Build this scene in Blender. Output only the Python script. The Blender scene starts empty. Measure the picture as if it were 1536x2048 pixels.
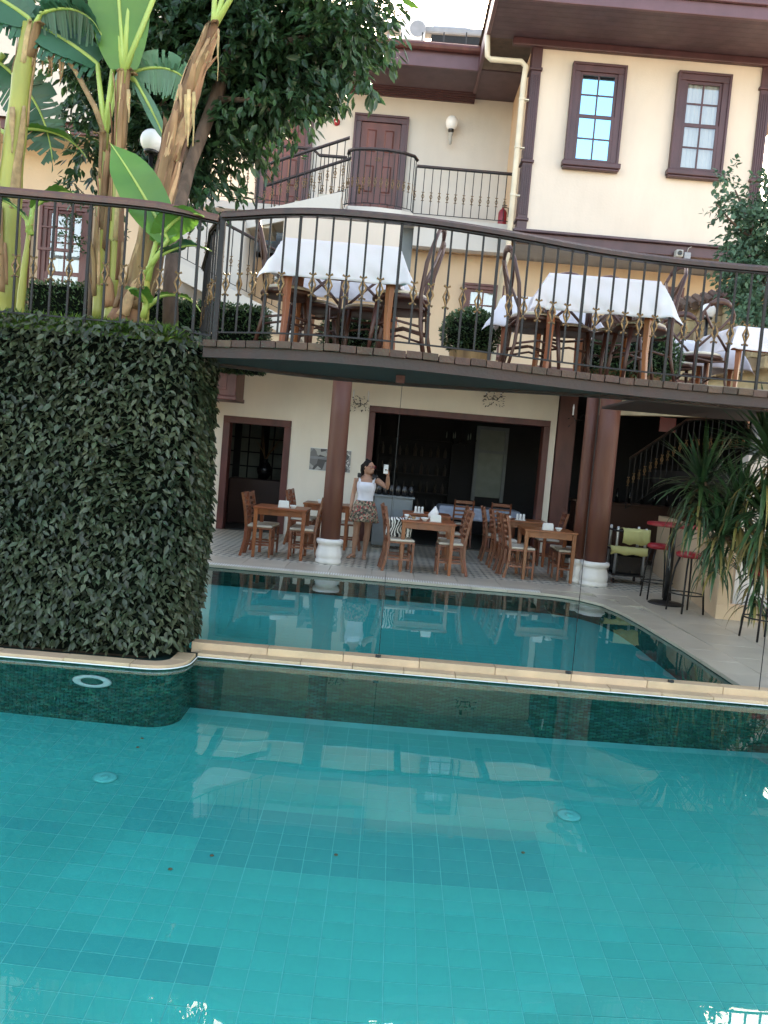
import bpy, bmesh, math, random
import numpy as np
from mathutils import Vector, Matrix, Euler, noise
random.seed(7); np.random.seed(7)
R = math.radians
sc = bpy.context.scene
col = sc.collection

# ------------------------------------------------------------ camera
FPX, CAMH, PITCH, ROLL = 1700.0, 1.62, R(3.6), R(4.9)
cF = Vector((0, math.cos(PITCH), -math.sin(PITCH)))
cU0 = Vector((0, math.sin(PITCH), math.cos(PITCH)))
cR = Vector((1, 0, 0))*math.cos(ROLL) + cU0*math.sin(ROLL)
cU = cU0*math.cos(ROLL) - Vector((1, 0, 0))*math.sin(ROLL)
cd = bpy.data.cameras.new('camera'); cam = bpy.data.objects.new('camera', cd); col.objects.link(cam)
m3 = Matrix((cR, cU, -cF)).transposed()
cam.matrix_world = Matrix.Translation((0, 0, CAMH)) @ m3.to_4x4()
cd.sensor_fit = 'VERTICAL'; cd.sensor_height = 24.0; cd.lens = 24.0*FPX/2048
cd.clip_start = 0.05; cd.clip_end = 2000
sc.camera = cam

# ------------------------------------------------------------ sky, sun, exposure
SUN_EL, SUN_AZ = 33.0, 8.0       # azimuth measured from +Y towards +X
w = bpy.data.worlds.new('World'); sc.world = w; w.use_nodes = True
nt = w.node_tree; bg = nt.nodes['Background']
sky = nt.nodes.new('ShaderNodeTexSky'); sky.sky_type = 'NISHITA'; sky.sun_disc = False
sky.sun_elevation = R(SUN_EL); sky.sun_rotation = R(SUN_AZ); sky.dust_density = 2.2; sky.air_density = 1.0; sky.ozone_density = 0.6
nt.links.new(sky.outputs[0], bg.inputs[0]); bg.inputs[1].default_value = 0.15
sd = bpy.data.lights.new('sun', 'SUN'); sd.energy = 3.0; sd.angle = R(0.5); sd.color = (1, .93, .82)
so = bpy.data.objects.new('sun', sd); col.objects.link(so)
sdir = Vector((math.sin(R(SUN_AZ))*math.cos(R(SUN_EL)), math.cos(R(SUN_AZ))*math.cos(R(SUN_EL)), math.sin(R(SUN_EL))))
so.rotation_euler = sdir.to_track_quat('Z', 'Y').to_euler(); so.location = (0, 30, 30)
sc.view_settings.view_transform = 'Standard'; sc.view_settings.look = 'None'
sc.view_settings.gamma = 1.0; sc.view_settings.use_curve_mapping = False
sc.view_settings.exposure = 2.8
sc.view_settings.use_white_balance = True
sc.view_settings.white_balance_temperature = 8200; sc.view_settings.white_balance_tint = 12
sc.cycles.use_denoising = True
sc.cycles.max_bounces = 12; sc.cycles.diffuse_bounces = 5; sc.cycles.transmission_bounces = 10; sc.cycles.glossy_bounces = 5
sc.cycles.sample_clamp_indirect = 8.0

def ray(px, py):
    return cF + cR*((px-768)/FPX) + cU*((1024-py)/FPX)
def PY(px, py, Y):               # point of the place on the upright plane at distance Y
    d = ray(px, py); return Vector((0, 0, CAMH)) + d*(Y/d.y)
def PZ(px, py, Z):
    d = ray(px, py); return Vector((0, 0, CAMH)) + d*((Z-CAMH)/d.z)

# ------------------------------------------------------------ materials
def M(name, c, rough=.6, var=.12, scale=6, bump=0, bscale=40, metal=0, c2=None, rand=0, spec=.5, coat=0, stretch=None, sss=0, streak=0):
    m = bpy.data.materials.new(name); m.use_nodes = True; t = m.node_tree; N = t.nodes; L = t.links
    b = N['Principled BSDF']; b.inputs['Roughness'].default_value = rough; b.inputs['Metallic'].default_value = metal
    b.inputs['Specular IOR Level'].default_value = spec; b.inputs['Coat Weight'].default_value = coat; b.inputs['Coat Roughness'].default_value = .15
    tc = N.new('ShaderNodeTexCoord'); src = tc.outputs['Object']
    if stretch:
        mp = N.new('ShaderNodeMapping'); mp.inputs['Scale'].default_value = stretch; L.new(src, mp.inputs[0]); src = mp.outputs[0]
    n = N.new('ShaderNodeTexNoise'); n.inputs['Scale'].default_value = scale; n.inputs['Detail'].default_value = 6; L.new(src, n.inputs[0])
    cr = N.new('ShaderNodeValToRGB'); cr.color_ramp.elements[0].position = .3; cr.color_ramp.elements[1].position = .7
    a = c2 if c2 else tuple(max(0, x*(1-var)) for x in c); e = c if c2 else tuple(min(1, x*(1+var)) for x in c)
    cr.color_ramp.elements[0].color = (*a, 1); cr.color_ramp.elements[1].color = (*e, 1)
    L.new(n.outputs[0], cr.inputs[0]); out = cr.outputs[0]
    if rand:
        oi = N.new('ShaderNodeObjectInfo'); ge = N.new('ShaderNodeNewGeometry')
        ad = N.new('ShaderNodeMath'); ad.operation = 'ADD'; L.new(oi.outputs['Random'], ad.inputs[0]); L.new(ge.outputs['Random Per Island'], ad.inputs[1])
        fr = N.new('ShaderNodeMath'); fr.operation = 'FRACT'; L.new(ad.outputs[0], fr.inputs[0])
        mr = N.new('ShaderNodeMapRange'); mr.inputs[3].default_value = 1-rand; mr.inputs[4].default_value = 1+rand; L.new(fr.outputs[0], mr.inputs[0])
        hs = N.new('ShaderNodeHueSaturation'); L.new(mr.outputs[0], hs.inputs['Value']); L.new(out, hs.inputs['Color'])
        m2 = N.new('ShaderNodeMapRange'); m2.inputs[3].default_value = .5-rand*.05; m2.inputs[4].default_value = .5+rand*.05
        mu = N.new('ShaderNodeMath'); mu.operation = 'MULTIPLY'; mu.inputs[1].default_value = 7.31; L.new(fr.outputs[0], mu.inputs[0])
        f2 = N.new('ShaderNodeMath'); f2.operation = 'FRACT'; L.new(mu.outputs[0], f2.inputs[0]); L.new(f2.outputs[0], m2.inputs[0]); L.new(m2.outputs[0], hs.inputs['Hue'])
        out = hs.outputs[0]
    if streak:                                # rain streaks and grime on plaster
        m3_ = N.new('ShaderNodeMapping'); m3_.inputs['Scale'].default_value = (1.6, 1.6, .3); L.new(tc.outputs['Object'], m3_.inputs[0])
        n3 = N.new('ShaderNodeTexNoise'); n3.inputs['Scale'].default_value = 1.3; n3.inputs['Detail'].default_value = 9; n3.inputs['Roughness'].default_value = .65; L.new(m3_.outputs[0], n3.inputs[0])
        r3 = N.new('ShaderNodeMapRange'); r3.inputs[1].default_value = .42; r3.inputs[2].default_value = .75; r3.inputs[3].default_value = 1; r3.inputs[4].default_value = 1-streak; L.new(n3.outputs[0], r3.inputs[0])
        h3 = N.new('ShaderNodeHueSaturation'); L.new(r3.outputs[0], h3.inputs['Value']); L.new(out, h3.inputs['Color']); out = h3.outputs[0]
    L.new(out, b.inputs['Base Color'])
    if bump:
        n2 = N.new('ShaderNodeTexNoise'); n2.inputs['Scale'].default_value = bscale; n2.inputs['Detail'].default_value = 8; L.new(src, n2.inputs[0])
        bp = N.new('ShaderNodeBump'); bp.inputs['Strength'].default_value = bump; bp.inputs['Distance'].default_value = .01
        L.new(n2.outputs[0], bp.inputs['Height']); L.new(bp.outputs[0], b.inputs['Normal'])
    if sss:                                   # thin leaves let light through
        tr = N.new('ShaderNodeBsdfTranslucent'); L.new(out, tr.inputs[0]); mx = N.new('ShaderNodeMixShader'); mx.inputs[0].default_value = sss
        L.new(b.outputs[0], mx.inputs[1]); L.new(tr.outputs[0], mx.inputs[2]); L.new(mx.outputs[0], N['Material Output'].inputs[0])
    return m

mt = {}
mt['cream'] = M('cream_plaster', (.66, .565, .475), .85, .06, .8, .3, 25, streak=.09)
mt['warm'] = M('warm_plaster', (.62, .45, .30), .85, .06, 1.3, .3, 25, streak=.10)
mt['offwhite'] = M('pale_plaster', (.58, .54, .49), .85, .05, 1.1, .25, 25, streak=.09)
mt['portwall'] = M('portico_plaster', (.84, .775, .66), .85, .05, .9, .25, 22, streak=.07)
mt['maroon'] = M('maroon_paint', (.068, .026, .030), .42, .22, 5, .15, 60, stretch=(1, 1, .3))
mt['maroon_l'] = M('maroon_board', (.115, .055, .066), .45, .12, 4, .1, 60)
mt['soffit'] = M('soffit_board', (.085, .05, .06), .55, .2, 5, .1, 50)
mt['redwood'] = M('red_brown_frame', (.105, .030, .024), .45, .3, 6, .15, 60, stretch=(1, 1, .25))
mt['column'] = M('column_timber', (.150, .056, .030), .55, .3, 9, .35, 45, stretch=(1, 1, .12), c2=(.115, .036, .026))
mt['tablewood'] = M('orange_table_wood', (.31, .095, .030), .38, .2, 10, .1, 60, stretch=(1, 1, .15), c2=(.22, .07, .027), rand=.12)
mt['chairwood'] = M('brown_chair_wood', (.235, .07, .026), .38, .2, 10, .1, 60, stretch=(1, 1, .15), c2=(.15, .042, .02), rand=.12)
mt['darkwood'] = M('dark_chair_wood', (.060, .022, .014), .45, .2, 10, .1, 60, stretch=(1, 1, .15), c2=(.06, .02, .013), rand=.12)
mt['iron'] = M('dark_iron', (.012, .011, .011), .5, .3, 20, .3, 80, spec=.3)
mt['bronze'] = M('bronze_paint', (.27, .15, .05), .45, .3, 30, .4, 90, metal=.35, c2=(.10, .055, .025))
mt['railbrown'] = M('brown_rail_wood', (.12, .042, .022), .42, .3, 14, .2, 60, c2=(.07, .03, .02))
mt['handrail'] = M('handrail_wood', (.055, .022, .014), .38, .3, 14, .2, 60, c2=(.02, .011, .009), spec=.4)
mt['plank'] = M('weathered_plank', (.085, .045, .028), .75, .3, 9, .6, 50, rand=.3, c2=(.05, .03, .022))
mt['beam'] = M('dark_beam', (.038, .015, .011), .6, .35, 7, .4, 40, c2=(.022, .013, .011))
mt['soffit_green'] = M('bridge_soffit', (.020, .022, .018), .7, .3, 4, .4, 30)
mt['travertine'] = M('travertine', (.62, .43, .26), .5, .3, 5, .5, 70, rand=.1, c2=(.48, .34, .21))
mt['paver'] = M('limestone_paving', (.50, .45, .36), .32, .2, 2.2, .15, 30, rand=.05, c2=(.40, .36, .29))
mt['grout'] = M('grout', (.25, .2, .14), .9, .3, 12)
mt['whiteplastic'] = M('white_plastic', (.75, .78, .76), .35, .04)
mt['poolgrout'] = M('pale_pool_grout', (.05, .56, .52), .7, .1)
mt['pooltile'] = M('turquoise_pool_tile', (.001, .47, .425), .25, .17, .45, rand=.025)
mt['pooltile_d'] = M('darker_turquoise_tile', (.001, .385, .37), .25, .08, .6, rand=.03)
mt['pooltile_l'] = M('light_turquoise_tile', (.02, .62, .62), .25, .05, .6, rand=.02)  # brightened copy: its paleness stands in for light the far pool lacks
mt['mosaic'] = M('green_glass_mosaic', (.007, .125, .095), .22, .2, 9, rand=.42)
mt['mosgrout'] = M('mosaic_grout', (.004, .045, .036), .8, .2)
mt['white'] = M('white_paint', (.78, .78, .76), .5, .04, 5, .15, 40)
mt['marble'] = M('white_stone_base', (.76, .74, .70), .42, .06, 6, .3, 30)
mt['cloth'] = M('white_tablecloth', (.66, .63, .66), .85, .03, 3, .2, 120, sss=.05)
mt['cloth_blue'] = M('pale_blue_tablecloth', (.42, .50, .66), .85, .05, 3, .2, 120)
mt['cushion'] = M('cream_seat_pad', (.62, .56, .46), .8, .07, 9, .2, 90)
mt['black'] = M('black_gloss', (.012, .012, .013), .25, .2, 8)
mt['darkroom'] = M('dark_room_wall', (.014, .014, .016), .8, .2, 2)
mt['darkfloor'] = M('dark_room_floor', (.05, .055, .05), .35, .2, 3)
mt['steel'] = M('brushed_metal', (.55, .57, .58), .3, .05, 8, metal=.8)
mt['greycab'] = M('grey_cabinet', (.17, .20, .21), .5, .1, 5)
mt['red'] = M('red_lacquer', (.30, .012, .022), .35, .1, 5)
mt['yellowcloth'] = M('yellow_cloth', (.50, .48, .20), .85, .08, 6, .3, 60)
mt['downpipe'] = M('cream_pipe', (.62, .55, .42), .45, .1, 5)
mt['soil'] = M('soil', (.05, .035, .022), .95, .3, 12, .8, 30)
mt['grassbase'] = M('turf', (.09, .17, .025), .9, .35, 15, .8, 60)
mt['grass'] = M('grass_blade', (.09, .17, .025), .7, .3, 4, rand=.3, sss=.3)
mt['ivyleaf'] = M('ivy_leaf', (.066, .080, .042), .42, .3, 1.5, rand=.55, c2=(.022, .036, .018), sss=.06, spec=.4)
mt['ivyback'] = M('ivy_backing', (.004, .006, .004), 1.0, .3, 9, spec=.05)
mt['treeleaf'] = M('tree_leaf', (.045, .105, .036), .33, .3, 2, rand=.4, c2=(.018, .052, .026), sss=.2)
mt['hedgeleaf'] = M('hedge_leaf', (.040, .085, .028), .5, .3, 3, rand=.4, sss=.15)
mt['palegreenleaf'] = M('pale_tree_leaf', (.085, .17, .095), .55, .3, 3, rand=.3, c2=(.05, .11, .065), sss=.25)
mt['bark'] = M('bark', (.13, .085, .06), .9, .35, 14, .9, 30, stretch=(1, 1, .3))
mt['bananaleaf'] = M('banana_leaf', (.10, .235, .035), .4, .15, 2.5, rand=.2, c2=(.055, .155, .03), sss=.3)
mt['bananapale'] = M('banana_leaf_pale', (.10, .24, .14), .45, .15, 3, rand=.15, sss=.25)
mt['bananadark'] = M('banana_leaf_dark', (.028, .105, .055), .4, .15, 3, rand=.2, sss=.2)
mt['bananastem'] = M('banana_stem', (.36, .34, .06), .5, .35, 5, .4, 25, stretch=(1, 1, .25), c2=(.20, .22, .05))
mt['bananarib'] = M('banana_petiole', (.32, .42, .10), .45, .15, 5)
mt['husk'] = M('dry_husk', (.34, .20, .095), .85, .4, 12, .9, 30, stretch=(1, 1, .12), c2=(.12, .06, .03), rand=.25)
mt['husk_l'] = M('pale_husk', (.42, .28, .14), .85, .3, 14, .7, 30, rand=.3)
mt['yucca'] = M('yucca_leaf', (.050, .125, .045), .4, .25, 3, rand=.35, c2=(.022, .06, .03), sss=.12)
mt['yuccadry'] = M('yucca_dry_leaf', (.22, .17, .055), .6, .3, 3, rand=.4)
mt['globe'] = M('opal_globe', (.85, .86, .86), .25, .02)
mt['skin'] = M('skin', (.42, .225, .145), .5, .06, 14)
mt['hair'] = M('dark_hair', (.008, .006, .005), .6, .2, 30, spec=.2)
mt['top'] = M('white_top', (.72, .74, .80), .85, .04, 8, .3, 60)
mt['stone'] = M('stone_block', (.38, .29, .18), .85, .25, 5, .8, 25, rand=.3)
mt['rooftile'] = M('dark_roof_tile', (.10, .055, .04), .7, .3, 8, .5, 30, rand=.3)
mt['terrace'] = M('terrace_paving', (.30, .25, .19), .7, .2, 4, .3, 30)
mt['curtain'] = M('net_curtain', (.40, .39, .36), .9, .05, 4)
mt['palepanel'] = M('pale_panel', (.20, .24, .21), .5, .1)
mt['dimbottle'] = M('dusty_bottle', (.045, .035, .028), .4, .4, 8, rand=.4)  # darkened colour stands in for the shade of the hall
mt['grey'] = M('grey_metal', (.26, .27, .29), .5, .1)

def node_mat(name):
    m = bpy.data.materials.new(name); m.use_nodes = True; m.node_tree.nodes.clear(); return m, m.node_tree.nodes, m.node_tree.links
# water: real refraction with faint ripples
m, N, L = node_mat('pool_water')
g = N.new('ShaderNodeBsdfGlass'); g.inputs['IOR'].default_value = 1.333; g.inputs['Roughness'].default_value = 0; g.inputs['Color'].default_value = (.90, 1, 1, 1)
o = N.new('ShaderNodeOutputMaterial'); tc = N.new('ShaderNodeTexCoord')
n = N.new('ShaderNodeTexNoise'); n.inputs['Scale'].default_value = 2.2; n.inputs['Detail'].default_value = 1.0; bp = N.new('ShaderNodeBump'); bp.inputs['Strength'].default_value = .03; bp.inputs['Distance'].default_value = .05
L.new(tc.outputs['Object'], n.inputs[0]); L.new(n.outputs[0], bp.inputs['Height']); L.new(bp.outputs[0], g.inputs['Normal']); L.new(g.outputs[0], o.inputs[0]); mt['water'] = m
# clear pane put in place of the frameless mirror
m, N, L = node_mat('clear_screen_glass'); t = N.new('ShaderNodeBsdfTransparent'); t.inputs[0].default_value = (1, 1, 1, 1); o = N.new('ShaderNodeOutputMaterial'); L.new(t.outputs[0], o.inputs[0]); mt['clear'] = m
# window panes
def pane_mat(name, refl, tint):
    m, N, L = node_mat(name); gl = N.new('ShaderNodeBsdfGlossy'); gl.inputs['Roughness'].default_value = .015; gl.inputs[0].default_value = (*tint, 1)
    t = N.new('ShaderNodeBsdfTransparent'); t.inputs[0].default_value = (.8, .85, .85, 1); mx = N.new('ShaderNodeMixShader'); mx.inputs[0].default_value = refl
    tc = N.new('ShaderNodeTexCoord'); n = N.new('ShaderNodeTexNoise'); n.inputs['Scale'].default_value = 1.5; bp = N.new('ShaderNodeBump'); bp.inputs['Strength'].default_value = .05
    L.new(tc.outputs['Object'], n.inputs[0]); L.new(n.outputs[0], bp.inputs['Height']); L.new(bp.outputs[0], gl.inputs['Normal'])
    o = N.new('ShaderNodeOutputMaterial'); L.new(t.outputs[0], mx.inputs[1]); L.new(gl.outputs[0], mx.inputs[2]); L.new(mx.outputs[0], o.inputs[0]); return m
mt['pane_sky'] = pane_mat('mirror_coated_pane', .85, (.32, .70, .90)); mt['pane'] = pane_mat('window_pane', .16, (1, 1, 1))  # first pane: the reflected sky's cyan is painted into its gloss tint
# patterned cement tile: small dark diamonds on the joints
def pattern_tile():
    m, N, L = node_mat('patterned_cement_tile'); ge = N.new('ShaderNodeNewGeometry'); sx = N.new('ShaderNodeSeparateXYZ'); L.new(ge.outputs['Position'], sx.inputs[0])
    def mth(op, a, b=None, v=None):
        k = N.new('ShaderNodeMath'); k.operation = op; L.new(a, k.inputs[0])
        if b is not None: L.new(b, k.inputs[1])
        if v is not None: k.inputs[1].default_value = v
        return k.outputs[0]
    S = 5.0
    u = mth('MULTIPLY', sx.outputs[0], v=S); v_ = mth('MULTIPLY', sx.outputs[1], v=S)
    fu = mth('ABSOLUTE', mth('SUBTRACT', mth('FRACT', mth('ADD', u, v=.5)), v=.5)); fv = mth('ABSOLUTE', mth('SUBTRACT', mth('FRACT', mth('ADD', v_, v=.5)), v=.5))
    d1 = mth('LESS_THAN', mth('ADD', fu, fv), v=.24)
    s2 = mth('GREATER_THAN', mth('ADD', fu, fv), v=.76)
    f = mth('MAXIMUM', d1, s2)
    mx = N.new('ShaderNodeMix'); mx.data_type = 'RGBA'; L.new(f, mx.inputs[0]); mx.inputs[6].default_value = (.55, .52, .43, 1); mx.inputs[7].default_value = (.060, .075, .072, 1)
    n = N.new('ShaderNodeTexNoise'); n.inputs['Scale'].default_value = 3; b = N.new('ShaderNodeBsdfPrincipled')
    mr = N.new('ShaderNodeMapRange'); mr.inputs[3].default_value = .2; mr.inputs[4].default_value = .42; L.new(n.outputs[0], mr.inputs[0]); L.new(mr.outputs[0], b.inputs['Roughness'])
    o = N.new('ShaderNodeOutputMaterial'); L.new(mx.outputs[2], b.inputs['Base Color']); L.new(b.outputs[0], o.inputs[0]); return m
mt['cement'] = pattern_tile()
def print_mat(name, cols, scale, rough=.8, kind='voronoi'):
    m, N, L = node_mat(name); tc = N.new('ShaderNodeTexCoord'); b = N.new('ShaderNodeBsdfPrincipled'); b.inputs['Roughness'].default_value = rough
    if kind == 'voronoi':
        t = N.new('ShaderNodeTexVoronoi'); t.inputs['Scale'].default_value = scale; s = N.new('ShaderNodeSeparateColor'); L.new(t.outputs['Color'], s.inputs[0]); f = s.outputs[0]
    else:
        t = N.new('ShaderNodeTexWave'); t.inputs['Scale'].default_value = scale; t.inputs['Distortion'].default_value = 14; t.inputs['Detail'].default_value = 2; t.inputs['Detail Scale'].default_value = .8; f = t.outputs['Fac']
    L.new(tc.outputs['Object'], t.inputs[0]); cr = N.new('ShaderNodeValToRGB'); cr.color_ramp.interpolation = 'CONSTANT'
    els = cr.color_ramp.elements; els[0].color = (*cols[0], 1); els[1].position = 1/len(cols); els[1].color = (*cols[1], 1)
    for i in range(2, len(cols)): e = els.new(i/len(cols)); e.color = (*cols[i], 1)
    L.new(f, cr.inputs[0]); L.new(cr.outputs[0], b.inputs['Base Color']); o = N.new('ShaderNodeOutputMaterial'); L.new(b.outputs[0], o.inputs[0]); return m
mt['floral'] = print_mat('floral_print', [(.10, .085, .06), (.30, .24, .16), (.05, .05, .035), (.42, .08, .07), (.22, .20, .12), (.50, .35, .25)], 42)
mt['zebra'] = print_mat('zebra_print', [(.75, .75, .72), (.015, .015, .015)], 7, kind='wave')
mt['photo'] = print_mat('harbour_print', [(.20, .20, .20), (.30, .30, .30), (.10, .10, .10), (.42, .42, .40)], 9)

# ------------------------------------------------------------ mesh helpers
class MB:
    def __init__(s): s.v = []; s.f = []; s.mi = []; s.k = 0
    def add(s, vs, fs):
        o = len(s.v); s.v += [tuple(q) for q in vs]; s.f += [tuple(i+o for i in f) for f in fs]; s.mi += [s.k]*len(fs); return s
    def box(s, x0, x1, y0, y1, z0, z1):
        return s.add([(x, y, z) for z in (z0, z1) for y in (y0, y1) for x in (x0, x1)], [(0, 2, 3, 1), (4, 5, 7, 6), (0, 1, 5, 4), (2, 6, 7, 3), (0, 4, 6, 2), (1, 3, 7, 5)])
    def bar(s, p0, p1, w, h, up=(0, 0, 1), w1=None, h1=None):
        p0 = Vector(p0); p1 = Vector(p1); d = (p1-p0).normalized(); up = Vector(up)
        if abs(d.dot(up)) > .98: up = Vector((0, 1, 0))
        a = d.cross(up).normalized(); b = a.cross(d); vs = []
        for p, ww, hh in ((p0, w, h), (p1, w1 or w, h1 or h)):
            for i, j in ((-1, -1), (1, -1), (1, 1), (-1, 1)): vs.append(p+a*(i*ww/2)+b*(j*hh/2))
        return s.add(vs, [(0, 1, 2, 3), (7, 6, 5, 4), (0, 4, 5, 1), (1, 5, 6, 2), (2, 6, 7, 3), (3, 7, 4, 0)])
    def tube(s, pts, r, n=8, cap=True, sq=None):
        pts = [Vector(p) for p in pts]; rs = r if isinstance(r, (list, tuple)) else [r]*len(pts); vs = []; fs = []
        prev = None
        for i, p in enumerate(pts):
            d = (pts[min(i+1, len(pts)-1)]-pts[max(i-1, 0)]).normalized()
            if prev is None:
                up = Vector((0, 0, 1)) if abs(d.z) < .9 else Vector((0, 1, 0)); a = d.cross(up).normalized()
            else: a = (prev - d*prev.dot(d)).normalized()
            prev = a; b = d.cross(a)
            q = sq[i] if sq else 1
            for k in range(n):
                t = 2*math.pi*k/n; vs.append(p+a*(math.cos(t)*rs[i])+b*(math.sin(t)*rs[i]*q))
        for i in range(len(pts)-1):
            for k in range(n): fs.append((i*n+k, i*n+(k+1) % n, (i+1)*n+(k+1) % n, (i+1)*n+k))
        if cap: fs += [tuple(range(n))[::-1], tuple((len(pts)-1)*n+k for k in range(n))]
        return s.add(vs, fs)
    def lathe(s, prof, c=(0, 0, 0), n=20, sx=1, sy=1):
        vs = []; fs = []
        for r, z in prof:
            for k in range(n): t = 2*math.pi*k/n; vs.append((c[0]+r*sx*math.cos(t), c[1]+r*sy*math.sin(t), c[2]+z))
        for i in range(len(prof)-1):
            for k in range(n): fs.append((i*n+k, i*n+(k+1) % n, (i+1)*n+(k+1) % n, (i+1)*n+k))
        fs += [tuple(range(n))[::-1], tuple((len(prof)-1)*n+k for k in range(n))]
        return s.add(vs, fs)
    def ball(s, c, r, n=12, sz=1):
        h = n//2; return s.lathe([(max(r*math.sin(math.pi*i/h), r*.01), -r*sz*math.cos(math.pi*i/h)) for i in range(h+1)], c, n)
    def prism(s, poly, z0, z1):
        n = len(poly); return s.add([(x, y, z0) for x, y in poly]+[(x, y, z1) for x, y in poly], [tuple(range(n))[::-1], tuple(range(n, 2*n))]+[(i, (i+1) % n, n+(i+1) % n, n+i) for i in range(n)])
    def prismy(s, poly, y0, y1):     # outline in x,z, depth along y
        n = len(poly); return s.add([(x, y0, z) for x, z in poly]+[(x, y1, z) for x, z in poly], [tuple(range(n)), tuple(range(n, 2*n))[::-1]]+[(i, n+i, n+(i+1) % n, (i+1) % n) for i in range(n)])
    def xf(s, mat, start=0):
        for i in range(start, len(s.v)): s.v[i] = tuple(mat @ Vector(s.v[i]))
        return s
    def mesh(s, name, mats, smooth=False):
        me = bpy.data.meshes.new(name); me.from_pydata(s.v, [], s.f)
        for q in (mats if isinstance(mats, (list, tuple)) else [mats]): me.materials.append(mt[q] if isinstance(q, str) else q)
        if any(s.mi): me.polygons.foreach_set('material_index', s.mi)
        if smooth: me.polygons.foreach_set('use_smooth', [True]*len(me.polygons))
        me.update(); return me
def link(me, name, parent=None, loc=(0, 0, 0), rz=0, world=False):
    o = bpy.data.objects.new(name, me); col.objects.link(o)
    if parent is not None: o.parent = parent
    o.location = Vector(loc) - (root_loc(parent) if (world and parent is not None) else Vector((0, 0, 0)))
    if rz: o.rotation_euler = (0, 0, rz)
    return o
def root_loc(p):
    v = Vector((0, 0, 0))
    while p is not None: v += p.location; p = p.parent
    return v
def bev(o, wd=.004, seg=2):
    b = o.modifiers.new('bevel', 'BEVEL'); b.width = wd; b.segments = seg; b.limit_method = 'ANGLE'; b.angle_limit = R(40); return o
def tag(o, label=None, cat=None, group=None, kind=None):
    if label: o['label'] = label
    if cat: o['category'] = cat
    if group: o['group'] = group
    if kind: o['kind'] = kind
    return o
def thing(name, label, cat, loc=(0, 0, 0), rz=0, group=None):
    o = bpy.data.objects.new(name, None); col.objects.link(o); o.location = loc; o.rotation_euler = (0, 0, rz); o.empty_display_size = .1
    return tag(o, label, cat, group)
def part(mb, name, mats, parent, smooth=False, bevel=0, label=None, world=False, loc=(0, 0, 0)):
    o = link(mb.mesh(name, mats, smooth), name, parent, loc, world=world)
    if bevel: bev(o, bevel)
    if label: o['label'] = label
    return o
def solo(mb, name, mats, label, cat, group=None, smooth=False, bevel=0, loc=(0, 0, 0), rz=0):
    o = link(mb.mesh(name, mats, smooth), name, None, loc, rz)
    if bevel: bev(o, bevel)
    return tag(o, label, cat, group)
def struct(mb, name, mats, bevel=0, smooth=False):
    o = link(mb.mesh(name, mats, smooth), name); o['kind'] = 'structure'
    if bevel: bev(o, bevel)
    return o
def dup(o, loc, rz=0, label=None, parent=None, scale=None):
    c = o.copy(); col.objects.link(c)
    c.parent = parent
    if loc is not None: c.location = loc; c.rotation_euler = (0, 0, rz)
    if label: c['label'] = label
    if scale: c.scale = scale
    for ch in o.children: dup(ch, None, 0, None, c)
    return c
def pieces(parent, name, meshes, items, limit, mats, stuffname, near=lambda p: p[1]):
    """items: (x,y,z,rz) world; the nearest LIMIT become objects sharing MESHES, the rest one joined part"""
    items = sorted(items, key=near); rest = MB(); base = root_loc(parent)
    for i, it in enumerate(items[:limit]):
        o = bpy.data.objects.new(name, meshes[i % len(meshes)]); col.objects.link(o); o.parent = parent
        o.location = Vector(it[:3])-base; o.rotation_euler = (0, 0, it[3])
    if len(items) > limit:
        me0 = [([tuple(v.co) for v in q.vertices], [tuple(p.vertices) for p in q.polygons], q.polygons[0].material_index) for q in meshes]
        V = []; F = []
        for i, it in enumerate(items[limit:]):
            vs, fs, _ = me0[i % len(me0)]; c, s_ = math.cos(it[3]), math.sin(it[3]); o0 = len(V)
            V += [(it[0]+c*x-s_*y-base.x, it[1]+s_*x+c*y-base.y, it[2]+z-base.z) for x, y, z in vs]; F += [tuple(k+o0 for k in f) for f in fs]
        me = bpy.data.meshes.new(stuffname); me.from_pydata(V, [], F); me.materials.append(mt[mats] if isinstance(mats, str) else mats)
        o = bpy.data.objects.new(stuffname, me); col.objects.link(o); o.parent = parent; o['kind'] = 'stuff'
        return o
def slab_piece(name, sx, sy, sz, mat, jit=0, seed=0):     # a tile/plank with a chamfered upper edge, origin at its base centre
    c = min(sx, sy, sz)*.12; mb = MB()
    vs = [(x*sx/2, y*sy/2, 0) for x, y in ((-1, -1), (1, -1), (1, 1), (-1, 1))]+[(x*sx/2, y*sy/2, sz-c) for x, y in ((-1, -1), (1, -1), (1, 1), (-1, 1))]+[(x*(sx/2-c), y*(sy/2-c), sz) for x, y in ((-1, -1), (1, -1), (1, 1), (-1, 1))]
    mb.add(vs, [(8, 9, 10, 11)]+[(i+a, (i+1) % 4+a, (i+1) % 4+a+4, i+a+4) for a in (0, 4) for i in range(4)])
    return mb.mesh(name, mat)
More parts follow.
